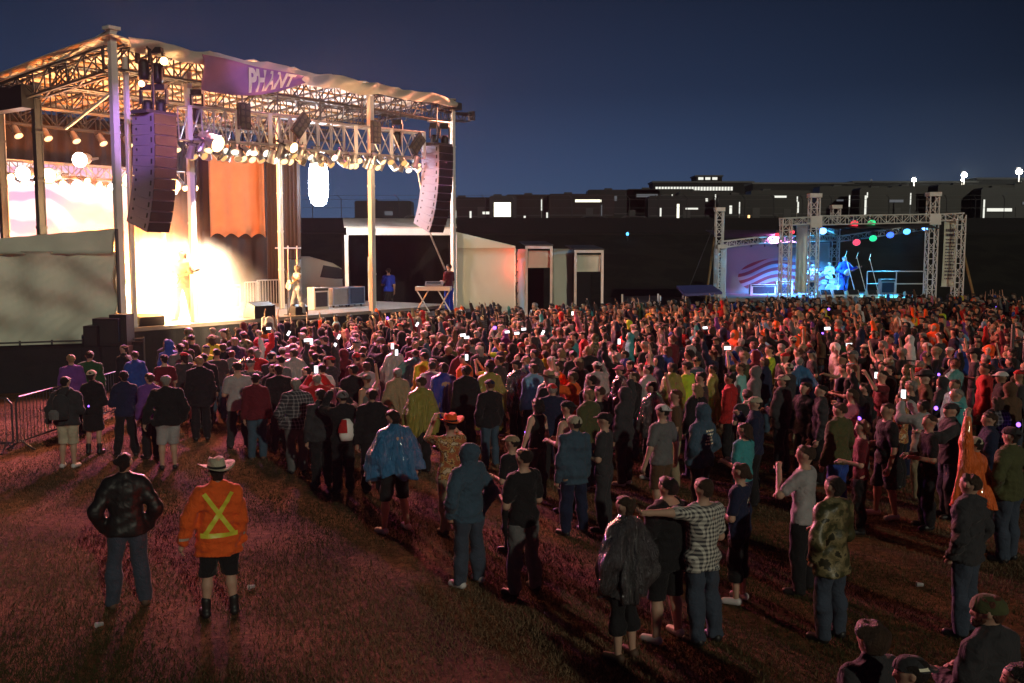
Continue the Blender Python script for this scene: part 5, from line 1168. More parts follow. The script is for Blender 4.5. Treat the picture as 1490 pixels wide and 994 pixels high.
# ---- nearest figures
o = hero(180, 660, 'man in a shiny black leather jacket and blue jeans, alone on the grass', 'leather jacket', dict(J, w=1.08, armL='pocket', armR='pocket', stance=.17, head=(-.5, 0), wrk=.45), 'leather', 'denim', 1.8, 'brown', off=.15)
o = hero(314, 664, 'man in orange hi-vis jacket with yellow back stripes and cream cowboy hat', 'cream cowboy hat', dict(J, w=1.2, bottom='shorts', armL='out', armR='down', stance=.15, hat='cowboy', boots=True, hem=.72, head=(.25, 0), sway=.0), 'orange', 'black', 1.76, 'black', 'beige', off=.12)
J0 = child(o, 'jacket'); YS = mat('reflective_yellow', (.72, .68, .06), .4)
patch_on(o, J0, [([(-.15, 1.43), (.15, .98)], .05), ([(.15, 1.43), (-.15, .98)], .05), ([(-.2, .965), (.2, .965)], .05)], 'reflective_stripe', YS)
patch_on(o, J0, [([(-.42, .93), (-.25, .93)], .035), ([(.27, .93), (.4, .93)], .035)], 'cuff_stripe', mat('reflective_pale', (.6, .5, .4), .5), off=.008)
hero(682, 647, 'person in blue hooded top with hood up, jeans and white-soled trainers', 'blue hood', dict(H, w=1.1, hood=True, armL='pocket', armR='pocket', stance=.15), 'slate', 'denim', 1.76, 'white', off=.35)
hero(762, 653, 'man in black t-shirt and grey jeans holding something in front of him', 'black t-shirt and grey jeans', dict(T, w=1.08, armL='front', armR='front', stance=.17), 'black', 'grey', 1.77, 'black', off=.3)
hero(573, 597, 'person in a wide flapping blue plastic poncho, black shorts and white shoes', 'wide blue poncho', dict(PO, w=1.15, bottom='shorts', stance=.19, flare=.47, hem=.83, armL='out', armR='out', head=(0, .03)), 'blueplastic', 'black', 1.8, 'white', off=.3)
hero(655, 600, 'person in orange cowboy hat and patterned shirt raising a camera with both hands', 'orange cowboy hat', dict(T, w=1.02, armL='phone', armR='phone', hat='cowboy', stance=.1), 'floral', 'khaki', 1.72, 'brown', 'orange', off=.1)
hero(745, 634, 'short person in black with a tan cap behind the man in black t-shirt', 'tan cap behind the black t-shirt', dict(T, w=1.0, hat='cap', armL='front'), 'black', 'black', 1.6, 'black', 'tan', off=.6)
hero(782, 580, 'woman with long dark hair in a black vest top, arms bare', 'woman in black vest', dict(top='tank', w=.92, fem=1, hair='long', armL='out'), 'black', 'charcoal', 1.68, 'black', off=.2, skin=3)
hero(826, 584, 'man in black sleeveless top and black cap holding a cup', 'black cap with a cup', dict(top='tank', w=1.1, hat='backcap', armL='front', armR='front'), 'black', 'black', 1.76, 'black', 'black', off=.5, skin=0)
hero(836, 605, 'man in dark denim jacket and beige beanie, shirt tail hanging out', 'beige beanie', dict(J, w=1.12, hat='beanie', armL='down', armR='down', stance=.16, hem=.76), 'slate', 'navy', 1.74, 'black', 'beige', off=.1)
hero(880, 601, 'man in grey shirt and black cap looking left, hands together', 'grey shirt and black cap', dict(T, w=1.0, hat='cap', armL='front', armR='front'), 'charcoal', 'charcoal', 1.75, 'black', 'black', off=.7)
hero(910, 722, 'person in a glossy clear plastic poncho over black, cropped trousers', 'glossy clear poncho nearest the camera', dict(PO, w=1.0, fem=1, bottom='capri', flare=.27, hem=.68, armL='pocket', armR='pocket'), 'foil', 'black', 1.68, 'brown', hair='brown', off=.3)
hero(972, 694, 'large man in black t-shirt and long black shorts with white trainers', 'large man in black', dict(T, w=1.42, bottom='shorts', armL='front', armR='front', hem=.78, stance=.17), 'black', 'black', 1.76, 'white', off=.25)
hero(1024, 695, 'man in black and white plaid shirt arm round the large man', 'white plaid shirt', dict(T, w=1.1, armL='over', armR='front', hem=.8, stance=.12, sway=.06), 'plaid_white', 'denim', 1.78, 'black', hair='brown', off=.1)
o = hero(1078, 674, 'woman in dark top with pale marks on its back and tied brown hair', 'tied hair and marked top', dict(T, w=.95, fem=1, bottom='capri', hair='bun', armL='front', armR='front'), 'navy', 'black', 1.66, 'white', hair='brown', off=.5)
patch_on(o, child(o, 't_shirt'), [([(-.03, 1.33), (-.03, 1.27)], .018), ([(.0, 1.34), (.0, 1.29)], .014), ([(.03, 1.33), (.03, 1.26)], .018)], 'back_print', M['letters'])
hero(1172, 648, 'man in grey-white t-shirt lifting a cup to his face', 'pale t-shirt man lifting a cup', dict(T, w=1.12, armL='mouth', armR='front', stance=.14), 'lightgrey', 'black', 1.8, 'black', hair='brown', off=.45)
hero(1214, 694, 'man in olive camouflage rain jacket and jeans with short hair', 'camouflage rain jacket', dict(H, w=1.08, armL='pocket', armR='front', hem=.72, stance=.13), 'camo', 'denim', 1.76, 'black', off=.1)
hero(964, 589, 'man in grey t-shirt and backwards white cap, arms hanging', 'backwards white cap', dict(T, w=1.12, hat='backcap', bottom='shorts', armL='out', armR='out'), 'grey', 'brown', 1.76, 'brown', 'white', off=.2)
o = hero(1022, 589, 'person in navy hooded top, hood up, block of print on the back', 'printed navy hood', dict(H, w=1.2, hood=True, armL='pocket', armR='pocket'), 'slate', 'charcoal', 1.76, 'black', off=.3)
r_ = random.Random(9); st_ = []
for i, z in enumerate((1.37, 1.32, 1.27, 1.22, 1.17)):
    x = -.1
    while x < .1: w_ = r_.uniform(.015, .05); st_.append(([(x, z), (min(x + w_, .11), z)], .028)); x += w_ + .014
patch_on(o, child(o, 'hooded_top'), st_, 'back_print', M['letters'])
hero(1083, 614, 'woman in teal t-shirt with shoulder-length brown hair', 'teal t-shirt', dict(T, w=1.08, fem=1, hair='long', armL='front', armR='front'), 'teal', 'navy', 1.66, 'black', hair='brown', off=.3)
hero(1099, 578, 'person in navy jacket and beige cap behind the woman in teal', 'beige cap and navy jacket', dict(J, w=1.1, hat='cap', armR='mouth'), 'navy', 'black', 1.76, 'black', 'beige', off=.6)
hero(1140, 546, 'big person in dark grey hooded jacket and pale cap', 'pale cap and grey hooded jacket', dict(H, w=1.25, hat='cap', armL='front', armR='front'), 'charcoal', 'charcoal', 1.82, 'black', 'beige', off=.2)
hero(1222, 586, 'man in dark green jacket and bright blue trousers', 'green jacket and blue trousers', dict(J, w=1.15, armL='out', armR='out'), 'olive', 'blue', 1.78, 'black', hair='brown', off=.1)
hero(1292, 587, 'man in black t-shirt and dark shorts turned to the left, bare legs', 'black t-shirt and dark shorts', dict(T, w=1.12, bottom='shorts', armL='down', armR='front', stance=.15, step=.08), 'black', 'charcoal', 1.78, 'white', hair='brown', off=1.0, skin=1)
hero(1418, 636, 'person in long bright orange poncho raising an arm straight up', 'raised orange poncho', dict(PO, w=1.0, armL='reach', armR='out', flare=.36, hem=.8, hat='cap'), 'orangeplastic', 'navy', 1.7, 'black', 'beige', off=.1)
hero(1412, 690, 'man in dark grey hooded jacket and jeans near the orange poncho', 'grey jacket before the orange poncho', dict(H, w=1.15, armL='pocket', armR='pocket'), 'charcoal', 'denim', 1.76, 'black', hair='brown', off=.2)
hero(1472, 622, 'man in olive grey shirt and jeans, sleeves half rolled, near the right edge', 'olive shirt near the right edge', dict(J, w=1.15, armL='hip', armR='hip', hat='backcap'), 'olive', 'denim', 1.8, 'black', 'charcoal', off=.0)
hero(1384, 587, 'man in dark jacket with white shirt tail reaching out to the left', 'pointing man with white shirt tail', dict(J, w=1.1, armL='point', armR='down', hat='backcap'), 'charcoal', 'denim', 1.78, 'black', 'charcoal', off=.9)
hero(1443, 868, 'bearded man in green-brown beanie and dark coat at the bottom right', 'bearded man in beanie', dict(J, w=1.15, hat='beanie', beard=True, armL='front', armR='front', head=(.55, .02)), 'charcoal', 'black', 1.76, 'black', 'olive', hair='auburn', off=.1, res=.012)
hero(1268, 908, 'person with tousled brown hair in dark coat at the bottom edge', 'tousled brown hair at the bottom edge', dict(J, w=1.1, hair='curly'), 'charcoal', 'black', 1.66, 'black', hair='brown', off=.1, res=.013)
o = hero(1326, 956, 'person in dark cap with a pale patch, right of the tousled hair', 'dark cap at the bottom edge', dict(J, w=1.1, hat='backcap', head=(.8, 0)), 'black', 'black', 1.62, 'black', 'charcoal', off=.1, res=.013)
patch_on(o, child(o, 'cap'), [([(-.035, 1.70), (.035, 1.70)], .018)], 'cap_patch', M['letters'])
hero(1484, 966, 'person whose pink-lit face is cut by the bottom right corner', 'face in the bottom right corner', dict(J, w=1.), 'black', 'black', 1.62, 'black', off=.6, res=.014)
# ---- left cluster
hero(95, 548, 'person with a dark backpack, beige shorts and dark jacket beside the steel barrier', 'beige shorts by the barrier', dict(J, w=1.2, bottom='shorts', armL='out', armR='front'), 'charcoal', 'beige', 1.74, 'white', off=-.15)
hero(103, 516, 'fair-haired man in striped purple jacket behind the backpack wearer', 'fair hair and purple jacket', dict(J, w=1.0), 'purple', 'black', 1.76, 'black', hair='blond', off=.4)
hero(133, 539, 'woman in pale cap and black dress, dark boots, next to the backpack wearer', 'pale cap and black dress', dict(J, w=1., fem=1, hat='backcap', bottom='skirt', boots=True, armL='front', armR='front'), 'black', 'black', 1.7, 'black', 'beige', off=-.1)
hero(130, 511, 'man in dark green jacket behind the woman in pale cap', 'dark green jacket at the far left', dict(J, w=1.1), 'green', 'black', 1.8, 'black', off=.3)
hero(180, 540, 'slim person in purple-blue jacket and dark trousers, legs apart', 'slim purple jacket', dict(J, w=.95, armL='front', armR='front', stance=.17), 'navy', 'black', 1.72, 'black', off=.35)
hero(196, 511, 'person in bright blue jacket at the left of the crowd', 'bright blue jacket at the left', dict(H, w=1.0), 'blue', 'navy', 1.7, 'black', hair='brown', off=.5)
hero(180, 502, 'person in black whose pink-lit face stands out at the far left', 'black coat at the far left', dict(J, w=1.), 'black', 'black', 1.75, 'black', off=1.2)
hero(217, 543, 'person in dark purple top close to the man in pale shorts', 'dark purple top', dict(J, w=.95, armR='front'), 'purple', 'black', 1.7, 'black', hair='brown', off=.6)
hero(241, 546, 'broad man in black jacket and pale shorts at the back of the crowd', 'pale shorts and black jacket', dict(J, w=1.3, bottom='shorts', armL='out', armR='pocket'), 'black', 'lightgrey', 1.78, 'black', hair='grey', off=.1)
hero(290, 519, 'man in long black coat with fair highlights in his hair', 'long black coat', dict(J, w=1.1, hem=.72), 'black', 'black', 1.82, 'black', hair='blond', off=.1)
hero(262, 500, 'tall man in violet-grey hooded jacket near the stage front', 'violet-grey hooded jacket', dict(H, w=1.1), 'grey', 'black', 1.82, 'black', off=.2)
hero(345, 527, 'man in baggy pale grey t-shirt and dark jeans, legs apart', 'baggy pale grey t-shirt', dict(T, w=1.2, armL='front', armR='front', hem=.78, stance=.17), 'lightgrey', 'charcoal', 1.8, 'black', off=.1)
hero(372, 544, 'person in dark red shirt and pale blue jeans beside the baggy t-shirt man', 'red shirt and pale jeans', dict(J, w=1.05), 'maroon', 'slate', 1.7, 'brown', off=-.1)
hero(374, 508, 'grey-haired man in bright red jacket in the left crowd', 'bright red jacket left', dict(J, w=1.15), 'red', 'black', 1.78, 'black', hair='grey', off=.2)
hero(405, 531, 'man in plain black jacket with very short hair left of the plaid shirt', 'black jacket left of the plaid', dict(J, w=1.15), 'black', 'charcoal', 1.78, 'black', off=.1)
hero(430, 551, 'grey-haired man in dark plaid shirt and grey jeans', 'dark plaid shirt', dict(J, w=1.2, armL='pocket', armR='pocket'), 'plaid_dark', 'grey', 1.76, 'black', hair='grey', off=.05)
hero(468, 530, 'person in white hooded top near the dark plaid shirt', 'white hooded top', dict(H, w=1.1), 'white', 'black', 1.76, 'black', off=.15)
hero(466, 566, 'person in black jacket just right of the dark plaid shirt', 'black jacket right of the plaid', dict(J, w=1.0), 'charcoal', 'black', 1.72, 'black', off=.1)
o = hero(498, 569, 'person in black with a small red and white bag, photographing with a glowing camera', 'red and white bag', dict(J, w=1.05, hat='beanie', armL='phone', armR='phone'), 'black', 'black', 1.74, 'black', 'grey', off=.1)
bg = MB(); bg.lathe([(.001, -.2), (.1, -.19), (.13, -.1), (.12, .08), (.06, .17), (.001, .18)], (0, -.2, 1.12), 16, 0, lambda p, t: Vector((p.x, p.y * .55, p.z))); bo = bg.build('sling_bag', M['white'], smooth=True); bo.location = o.location; bo.rotation_euler.z = o.rotation_euler.z; tag(bo, 'small white sling bag with red flap worn by the photographer in black', 'bag')
MB().lathe([(.09, .09), (.128, .02), (.135, -.05), (.12, .05), (.07, .17)], (-.012, -.207, 1.12), 12, 0, lambda p, t: Vector((p.x * (1 if math.cos(t) < 0 else .1), p.y * .56, p.z))).build('flap', cm('red'), bo)
o = hero(95, 548.5, 'x', 'x', T, 'black', 'black') if False else None
hero(541, 566, 'man in black top with a small badge next to the wide blue poncho', 'black top with a badge', dict(J, w=1.1), 'black', 'black', 1.78, 'black', off=-.1)
# ---- middle of the crowd
for (px, py, lab, sh, P, tp, bt, hh, hat, hair, off) in [
 (533, 527, 'person in pale grey jacket in the middle left of the crowd', 'pale grey jacket', dict(H, w=1.1), 'lightgrey', 'black', 1.75, None, 'brown', .1),
 (578, 536, 'person wrapped in a tan fleece blanket behind the wide blue poncho', 'tan blanket', dict(PO, w=1., flare=.26, hem=.6), 'tan', 'black', 1.72, None, 'grey', .2),
 (612, 548, 'person in black jacket with an olive yellow cape over the back', 'olive yellow cape', dict(PO, w=1.05, flare=.3, hem=.75), 'yellowplastic', 'black', 1.8, None, 'brown', .3),
 (617, 513, 'person in vivid yellow jacket left of the royal blue poncho', 'vivid yellow jacket', dict(H, w=1.15), 'yellow', 'black', 1.76, None, 'dark', .2),
 (645, 528, 'person in royal blue plastic poncho', 'royal blue poncho', dict(PO, w=1.15, flare=.34, hem=.6), 'royalplastic', 'black', 1.8, None, 'dark', .1),
 (678, 532, 'broad person in black coat between the royal blue and yellow ponchos', 'black coat between the ponchos', dict(J, w=1.3, hem=.7), 'black', 'black', 1.8, None, 'dark', .1),
 (712, 527, 'person in long yellow poncho with a dark fold', 'long yellow poncho', dict(PO, w=1.05, flare=.3, hem=.45), 'yellowplastic', 'black', 1.82, None, 'dark', .1),
 (752, 524, 'person in shiny violet plastic poncho and black cap', 'shiny violet poncho', dict(PO, w=1.05, flare=.27, hem=.7, hat='cap'), 'foil', 'black', 1.8, 'black', 'dark', .3),
 (776, 529, 'person in light blue denim shirt next to the mint poncho', 'light blue denim shirt', dict(J, w=1.1, armR='phone'), 'lightblue', 'charcoal', 1.78, None, 'brown', .1),
 (797, 541, 'person in mint green poncho', 'mint poncho', dict(PO, w=1., flare=.25, hem=.7), 'mintplastic', 'black', 1.68, None, 'dark', .2),
 (812, 527, 'person in crimson hooded top right of the mint poncho', 'crimson hooded top', dict(H, w=1.05), 'red', 'black', 1.76, None, 'brown', .4),
 (860, 545, 'person in black jacket behind the man with a cup', 'black jacket behind the cup holder', dict(J, w=1.2), 'black', 'black', 1.8, None, 'dark', .3),
 (903, 532, 'person in crinkled silver plastic poncho with pink-lit cap', 'crinkled silver poncho', dict(PO, w=1.0, flare=.26, hem=.75, hat='cap'), 'foil', 'black', 1.76, 'pink', 'dark', .4),
 (943, 531, 'person in creased white plastic poncho', 'creased white poncho', dict(PO, w=1.05, flare=.31, hem=.8), 'clear', 'black', 1.78, 'grey', 'dark', .3),
 (978, 528, 'person in yellow green hooded jacket right of the white poncho', 'yellow green jacket', dict(PO, w=1.1, flare=.3, hem=.7), 'yellowplastic', 'black', 1.78, None, 'dark', .1),
 (1020, 541, 'man in dark grey t-shirt with faint print behind the printed navy hood', 'dark grey printed t-shirt', dict(T, w=1.15), 'charcoal', 'black', 1.78, None, 'dark', .4),
 (1062, 543, 'person in bright red hooded jacket in the right middle of the crowd', 'bright red jacket right', dict(H, w=1.05), 'red', 'black', 1.76, None, 'dark', .4),
 (1078, 528, 'person in pale aqua top behind the bright red jacket', 'pale aqua top', dict(T, w=1.0), 'mint', 'black', 1.72, None, 'brown', .3),
 (1098, 534, 'person in mauve grey hooded top left of the hi-vis shirt', 'mauve grey hood', dict(H, w=1.1, hood=True), 'grey', 'black', 1.74, None, 'dark', .5),
 (1120, 503, 'man in luminous yellow t-shirt hand at his ear', 'luminous yellow t-shirt', dict(T, w=1.1, armL='mouth'), 'hivis', 'black', 1.8, None, 'dark', .5),
 (1172, 557, 'man turning left beside the pale cap, face lit amber', 'amber-lit face', dict(J, w=1.05), 'black', 'black', 1.76, None, 'dark', 1.3),
 (1226, 516, 'man in pale t-shirt standing before the barrier row', 'pale t-shirt before the barriers', dict(T, w=1.1, armL='point'), 'lightgrey', 'black', 1.78, None, 'dark', .9),
 (1240, 566, 'woman with pink-lit arms raised to her head', 'pink-lit raised arms', dict(T, w=1., fem=1, armL='mouth', armR='mouth', hair='long'), 'pink', 'black', 1.68, None, 'brown', .5),
 (1284, 539, 'person turned toward the left holding a lit phone before the barriers', 'phone holder before the barriers', dict(T, w=1.05, armL='phone', armR='front'), 'maroon', 'black', 1.74, None, 'dark', .8),
 (1320, 532, 'person in brown patterned poncho by the barriers', 'brown patterned poncho', dict(PO, w=1.1, flare=.3, hem=.6, hood=True), 'camo', 'black', 1.74, None, 'dark', .2),
 (1347, 537, 'person in dark brim hat by the barriers', 'dark brim hat', dict(J, w=1.1, hat='cowboy', armL='front'), 'brown', 'beige', 1.78, 'charcoal', 'dark', .6),
 (1312, 572, 'person in ruffled gold patterned top left of the pointing man', 'gold patterned top', dict(T, w=1.1), 'floral', 'black', 1.66, None, 'brown', .2),
 (1434, 529, 'tall person in long red coat near the right edge', 'long red coat', dict(H, w=1.15, hem=.6), 'red', 'black', 1.86, None, 'dark', .3),
 (1458, 541, 'person in white mesh cap and black jacket behind the red coat', 'white mesh cap', dict(J, w=1.1, hat='cap'), 'black', 'black', 1.78, 'white', 'dark', .5),
 (1392, 566, 'person in turquoise scarf between the pointing man and the red coat', 'turquoise scarf', dict(H, w=1.), 'teal', 'black', 1.7, None, 'grey', .6),
 (1440, 600, 'person in navy jacket left of the olive shirt man', 'navy jacket by the olive shirt', dict(J, w=1.1), 'navy', 'black', 1.74, None, 'brown', .6),
 (1353, 604, 'person in black top holding a violet-glowing phone', 'violet phone holder', dict(T, w=1.05, armL='front', armR='front'), 'black', 'black', 1.7, None, 'brown', .9),
 (1195, 560, 'person in dark jacket left of the green jacket', 'dark jacket left of the green one', dict(J, w=1.05), 'charcoal', 'black', 1.76, None, 'dark', .7),
 (1255, 612, 'woman in dark top with bag strap between green jacket and black shirt', 'bag strap woman', dict(T, w=.95, fem=1, hair='long', armL='front'), 'maroon', 'black', 1.66, None, 'auburn', .7),
]:
    hero(px, py, lab, sh, P, tp, bt, hh, hat=hat, hair=hair, off=off, skin=(px % 4))
# backpack of the man by the barrier
b0 = HERO[[h[0] for h in HERO].index('beige shorts by the barrier')]
bp_ = MB(); bp_.lathe([(.001, -.24), (.13, -.23), (.16, -.1), (.15, .12), (.09, .22), (.001, .24)], (0, -.24, 1.2), 18, 0, lambda p, t: Vector((p.x, p.y * .6 + (-.0), p.z))); ob = bp_.build('backpack', cm('charcoal'), smooth=True); ob.location = b0[1]; ob.rotation_euler.z = yaw_to(b0[1], off=-.15); tag(ob, 'dark backpack on the person in beige shorts beside the barrier', 'backpack')
s_ = MB()
for x in (-.1, .1): s_.path([(x, -.22, 1.42), (x, -.1, 1.5), (x * 1.1, .03, 1.49)], .018)
s_.build('strap', cm('black'), ob); MB().lathe([(.001, -.1), (.09, -.09), (.1, .04), (.05, .09)], (0, -.325, 1.1), 14, 0, lambda p, t: Vector((p.x, p.y * .4 - .195, p.z))).build('pocket', cm('grey'), ob)

# ---- performers
def performer(px, py, d, z0, lab, P, top, bot, hair, yaw, res=.022): return hero(px, py, lab, lab, P, top, bot, hair=hair, yaw=yaw, d=d, z0=z0, res=res, group='musicians on the stages')
cg = math.atan2(.81, -.59)
g1 = performer(265, 364, S(s_of(265), 2.2, 0).y, DZ, 'blonde guitarist blazing in the stage light at the left', dict(J, w=1.1, hair='long', armL='guitar_l', armR='guitar_r', stance=.24), 'tan', 'khaki', 'blond', math.pi - .25)
g2 = performer(432, 386, S(s_of(428), 1.6, 0).y, DZ, 'long haired guitarist in white at the right of the main stage', dict(T, w=1., hair='long', armL='guitar_l', armR='guitar_r', stance=.26, step=.1), 'white', 'lightgrey', 'blond', math.pi - .9)
g3 = performer(653, 384, 41.9, 1.45, 'technician behind the mixing table below the right speakers', dict(T, w=1., armL='front'), 'maroon', 'royal', 'dark', .9)
g4 = performer(1229, 373, D + 3.2, DZ2, 'singer in blue light standing tall on the small stage', dict(J, w=1.2, hat='cap', armL='guitar_l', armR='guitar_r'), 'royal', 'blue', 'dark', math.pi + .4)
g5 = performer(1207, 381, D + 5.6, DZ2, 'seated looking drummer in white behind the blue lit drum kit', dict(T, w=1.05, armL='front', armR='front'), 'white', 'black', 'blond', math.pi)
g6 = performer(1183, 384, D + 3.5, DZ2, 'bassist half hidden behind the left truss tower', dict(T, w=1., armL='guitar_l', armR='guitar_r'), 'white', 'black', 'dark', math.pi)
g7 = performer(565, 390, 49.5, .9, 'stagehand in dark clothes glimpsed inside the open backstage tent', dict(T, w=1., armL='front'), 'royal', 'black', 'dark', .3)
HERO = [h for h in HERO if 'guitarist' not in h[0] and 'singer' not in h[0] and 'drummer' not in h[0] and 'bassist' not in h[0] and 'technician' not in h[0] and 'stagehand' not in h[0]]
def give_guitar(g, col, lab):
    yw = g.rotation_euler.z; s = g.scale[0]; off = Matrix.Rotation(yw, 3, 'Z') @ Vector((.06, .27, 1.06)) * s
    guitar(g.location + off, (math.pi / 2, -.32, yw + math.pi), col, lab)
give_guitar(g1, (.7, .55, .3), 'pale electric guitar played by the blazing blonde guitarist'); give_guitar(g2, (.8, .78, .75), 'white electric guitar of the long haired guitarist'); give_guitar(g4, (.5, .5, .55), 'guitar held by the singer in blue light'); give_guitar(g6, (.3, .1, .1), 'bass held by the musician behind the truss tower')
mic_stand(S(s_of(271), 1.2, DZ), 1.5, .3, 'microphone stand in front of the blonde guitarist'); mic_stand(S(s_of(437), .8, DZ), 1.5, .3, 'microphone stand in front of the long haired guitarist')

# ---- the rest of the crowd: variants copied with their parts
VAR = []
vr = random.Random(21)
def rp():
    P = dict(seed=vr.randint(0, 999), w=vr.uniform(.92, 1.25), stance=vr.uniform(.09, .16), fem=vr.random() < .35)
    P['top'] = vr.choices(['tee', 'jacket', 'hoodie', 'poncho', 'tank'], [4, 4, 4, 1.2, .5])[0]
    if P['top'] == 'poncho': P.update(flare=vr.uniform(.24, .32), hem=vr.uniform(.5, .8), hood=vr.random() < .4)
    if P['top'] == 'hoodie' and vr.random() < .35: P['hood'] = True
    P['hair'] = 'long' if P['fem'] and vr.random() < .7 else 'short'
    if not P.get('hood'): P['hat'] = vr.choices([None, 'cap', 'backcap', 'beanie', 'cowboy'], [6, 3, 1, .8, .35])[0]
    P['armL'] = vr.choices(['down', 'pocket', 'front', 'phone', 'high', 'wave', 'mouth', 'cross'], [4, 3, 3, .8, .5, .5, .7, 1])[0]
    P['armR'] = P['armL'] if P['armL'] in ('phone', 'cross') else vr.choices(['down', 'pocket', 'front', 'high', 'mouth', 'wave'], [4, 3, 3, .5, .7, .4])[0]
    P['head'] = (vr.uniform(-.6, .6), vr.uniform(0, .03))
    if vr.random() < .15: P['bottom'] = 'shorts'
    return P
for i in range(44): P = rp(); VAR.append((P, build_person(P, .031)))
PHV = []
for P in (dict(T, w=1., armL='phone', armR='phone', head=(0, 0), seed=5), dict(J, w=1.1, armL='phone', armR='phone', seed=6), dict(T, w=1., armL='down', armR='high', seed=8), dict(H, w=1.05, armL='high', armR='pocket', seed=9)):
    PHV.append((P, build_person(P, .031)))
# phone things
pm_ = MB().box((0, 0, 0), (.078, .012, .155)).mesh('phone'); pm_.materials.append(M['black']); ps_ = MB().box((0, 0, 0), (.072, .004, .145)).mesh('screen'); ps_.materials.append(G['phone'])
def phone(p, lab, g='phone', grp='lit phones held up over the crowd', sc=1., tilt=0.):
    o = bpy.data.objects.new('phone', pm_); COL.objects.link(o); o.location = p; o.scale = (sc,) * 3; o.rotation_euler = (0, tilt, math.atan2(-p.x, p.y) * 1. + 0)
    s = bpy.data.objects.new('screen', ps_); COL.objects.link(s); s.parent = o; s.location = (0, -.009, 0); s.material_slots[0].link = 'OBJECT'; s.material_slots[0].material = G[g]
    return tag(o, lab, 'phone', grp)
EXTRA = []
COLN = ['black'] * 22 + ['charcoal'] * 12 + ['grey'] * 5 + ['lightgrey', 'white'] + ['navy'] * 8 + ['brown'] * 2 + ['maroon'] * 3 + ['blue',  'denim', 'slate', 'teal', 'olive', 'green', 'yellow', 'orange', 'orange', 'red', 'red', 'maroon', 'maroon', 'pink', 'purple', 'brown', 'tan', 'lightblue', 'hivis', 'plaid_dark', 'camo', 'beige']
ADJ = dict(black='black', charcoal='charcoal', grey='grey', lightgrey='light grey', white='white', navy='navy', blue='blue', royal='royal blue', denim='denim blue', slate='slate blue', teal='teal', olive='olive', green='dark green', yellow='yellow', orange='orange', red='red', maroon='maroon', pink='pink', purple='purple', brown='brown', tan='tan', lightblue='light blue', hivis='lime', plaid_dark='dark plaid', camo='camouflage', beige='beige')
GAR = dict(tee='t-shirt', jacket='jacket', hoodie='hooded top', poncho='poncho', tank='vest')
USED = set(); CR = []
FN = S(0, -1.6, 0)
def front_dist(x, y): return -(Vector((x, y, 0)) - A).dot(W_)      # metres in front of the stage front line
def allowed(x, y, z=1.75):
    px, py = pix((x, y, z))
    if px < 238 or px > 1560: return False
    fd = front_dist(x, y); s = (Vector((x, y, 0)) - A).dot(U)
    if fd < 2.0: return False
    if s > SW and fd < 2 + 0: return False
    lim = np.interp(px, [70, 200, 330, 460, 540, 620, 700, 850, 1000, 1100, 1200, 1300, 1500], [520, 520, 533, 540, 543, 543, 548, 566, 566, 566, 572, 574, 580])
    if py > lim: return False
    far = np.interp(px, [70, 660, 900, 1050, 1180, 1350, 1500], [30, 41, 44, 46, 49.5, 50.5, 51])
    if y > far: return False
    # barrier row at the right keeps a small gap
    a, b = MIDB; t = (x - a.x) / (b.x - a.x)
    if 0 < t < 1.05 and abs(y - (a.y + (b.y - a.y) * t)) < .55: return False
    if px < 330 and vr.random() < .3: return False
    if y > 36 and px > 1180 and vr.random() < .15: return False
    return True
pts = []
def spacing(y): return .74 + .012 * max(0, 30 - y)
yy = 16.
while yy < 54:
    sp = spacing(yy); x = -16.
    while x < 32:
        X, Y = x + vr.uniform(-.3, .3) * sp, yy + vr.uniform(-.33, .33) * sp
        if allowed(X, Y) and all((X - a) ** 2 + (Y - b) ** 2 > (r + .2) ** 2 for a, b, r in PEOPLE) and vr.random() < (.97 if math.sin(X * .9 + 1.7 * math.sin(Y * .55)) + math.sin(Y * 1.1 + X * .4) > -.9 else .55): pts.append((X, Y))
        x += sp
    yy += sp * .95
pts.sort(key=lambda p: p[1])
NI = 300 - len(HERO) - 4
near, rest = pts[:NI], pts[NI:]
def rel_label(X, Y, desc):
    order = sorted(HERO, key=lambda h: (h[1].x - X) ** 2 + (h[1].y - Y) ** 2)[:14]; px = pix((X, Y, 1.7))[0]
    for dsc in desc:
        for h in order:
            if dsc is None: break
            hx = pix(h[1])[0]; dy = Y - h[1].y; dx = px - hx
            if abs(dx) > 22 and abs(dx) > 10 * abs(dy): r = 'right of' if dx > 0 else 'left of'
            else: r = ('beyond and right of' if dx > 12 else 'beyond and left of' if dx < -12 else 'directly beyond') if dy > 0 else ('in front and right of' if dx > 12 else 'in front and left of' if dx < -12 else 'directly in front of')
            dist = math.hypot(h[1].x - X, dy); q = 'just ' if dist < 1.6 else '' if dist < 4 else 'far ' 
            if r.startswith('directly') or r.startswith('in front'): q = ''
            l = '%s, %s%s the %s' % (dsc, q, r, h[0])
            if len(l.replace('-', ' ').split()) <= 16 and l not in USED: USED.add(l); return l
    return ' '.join(('%s directly beyond the %s' % (desc[-1].split(', ')[0], order[0][0])).split()[:15])
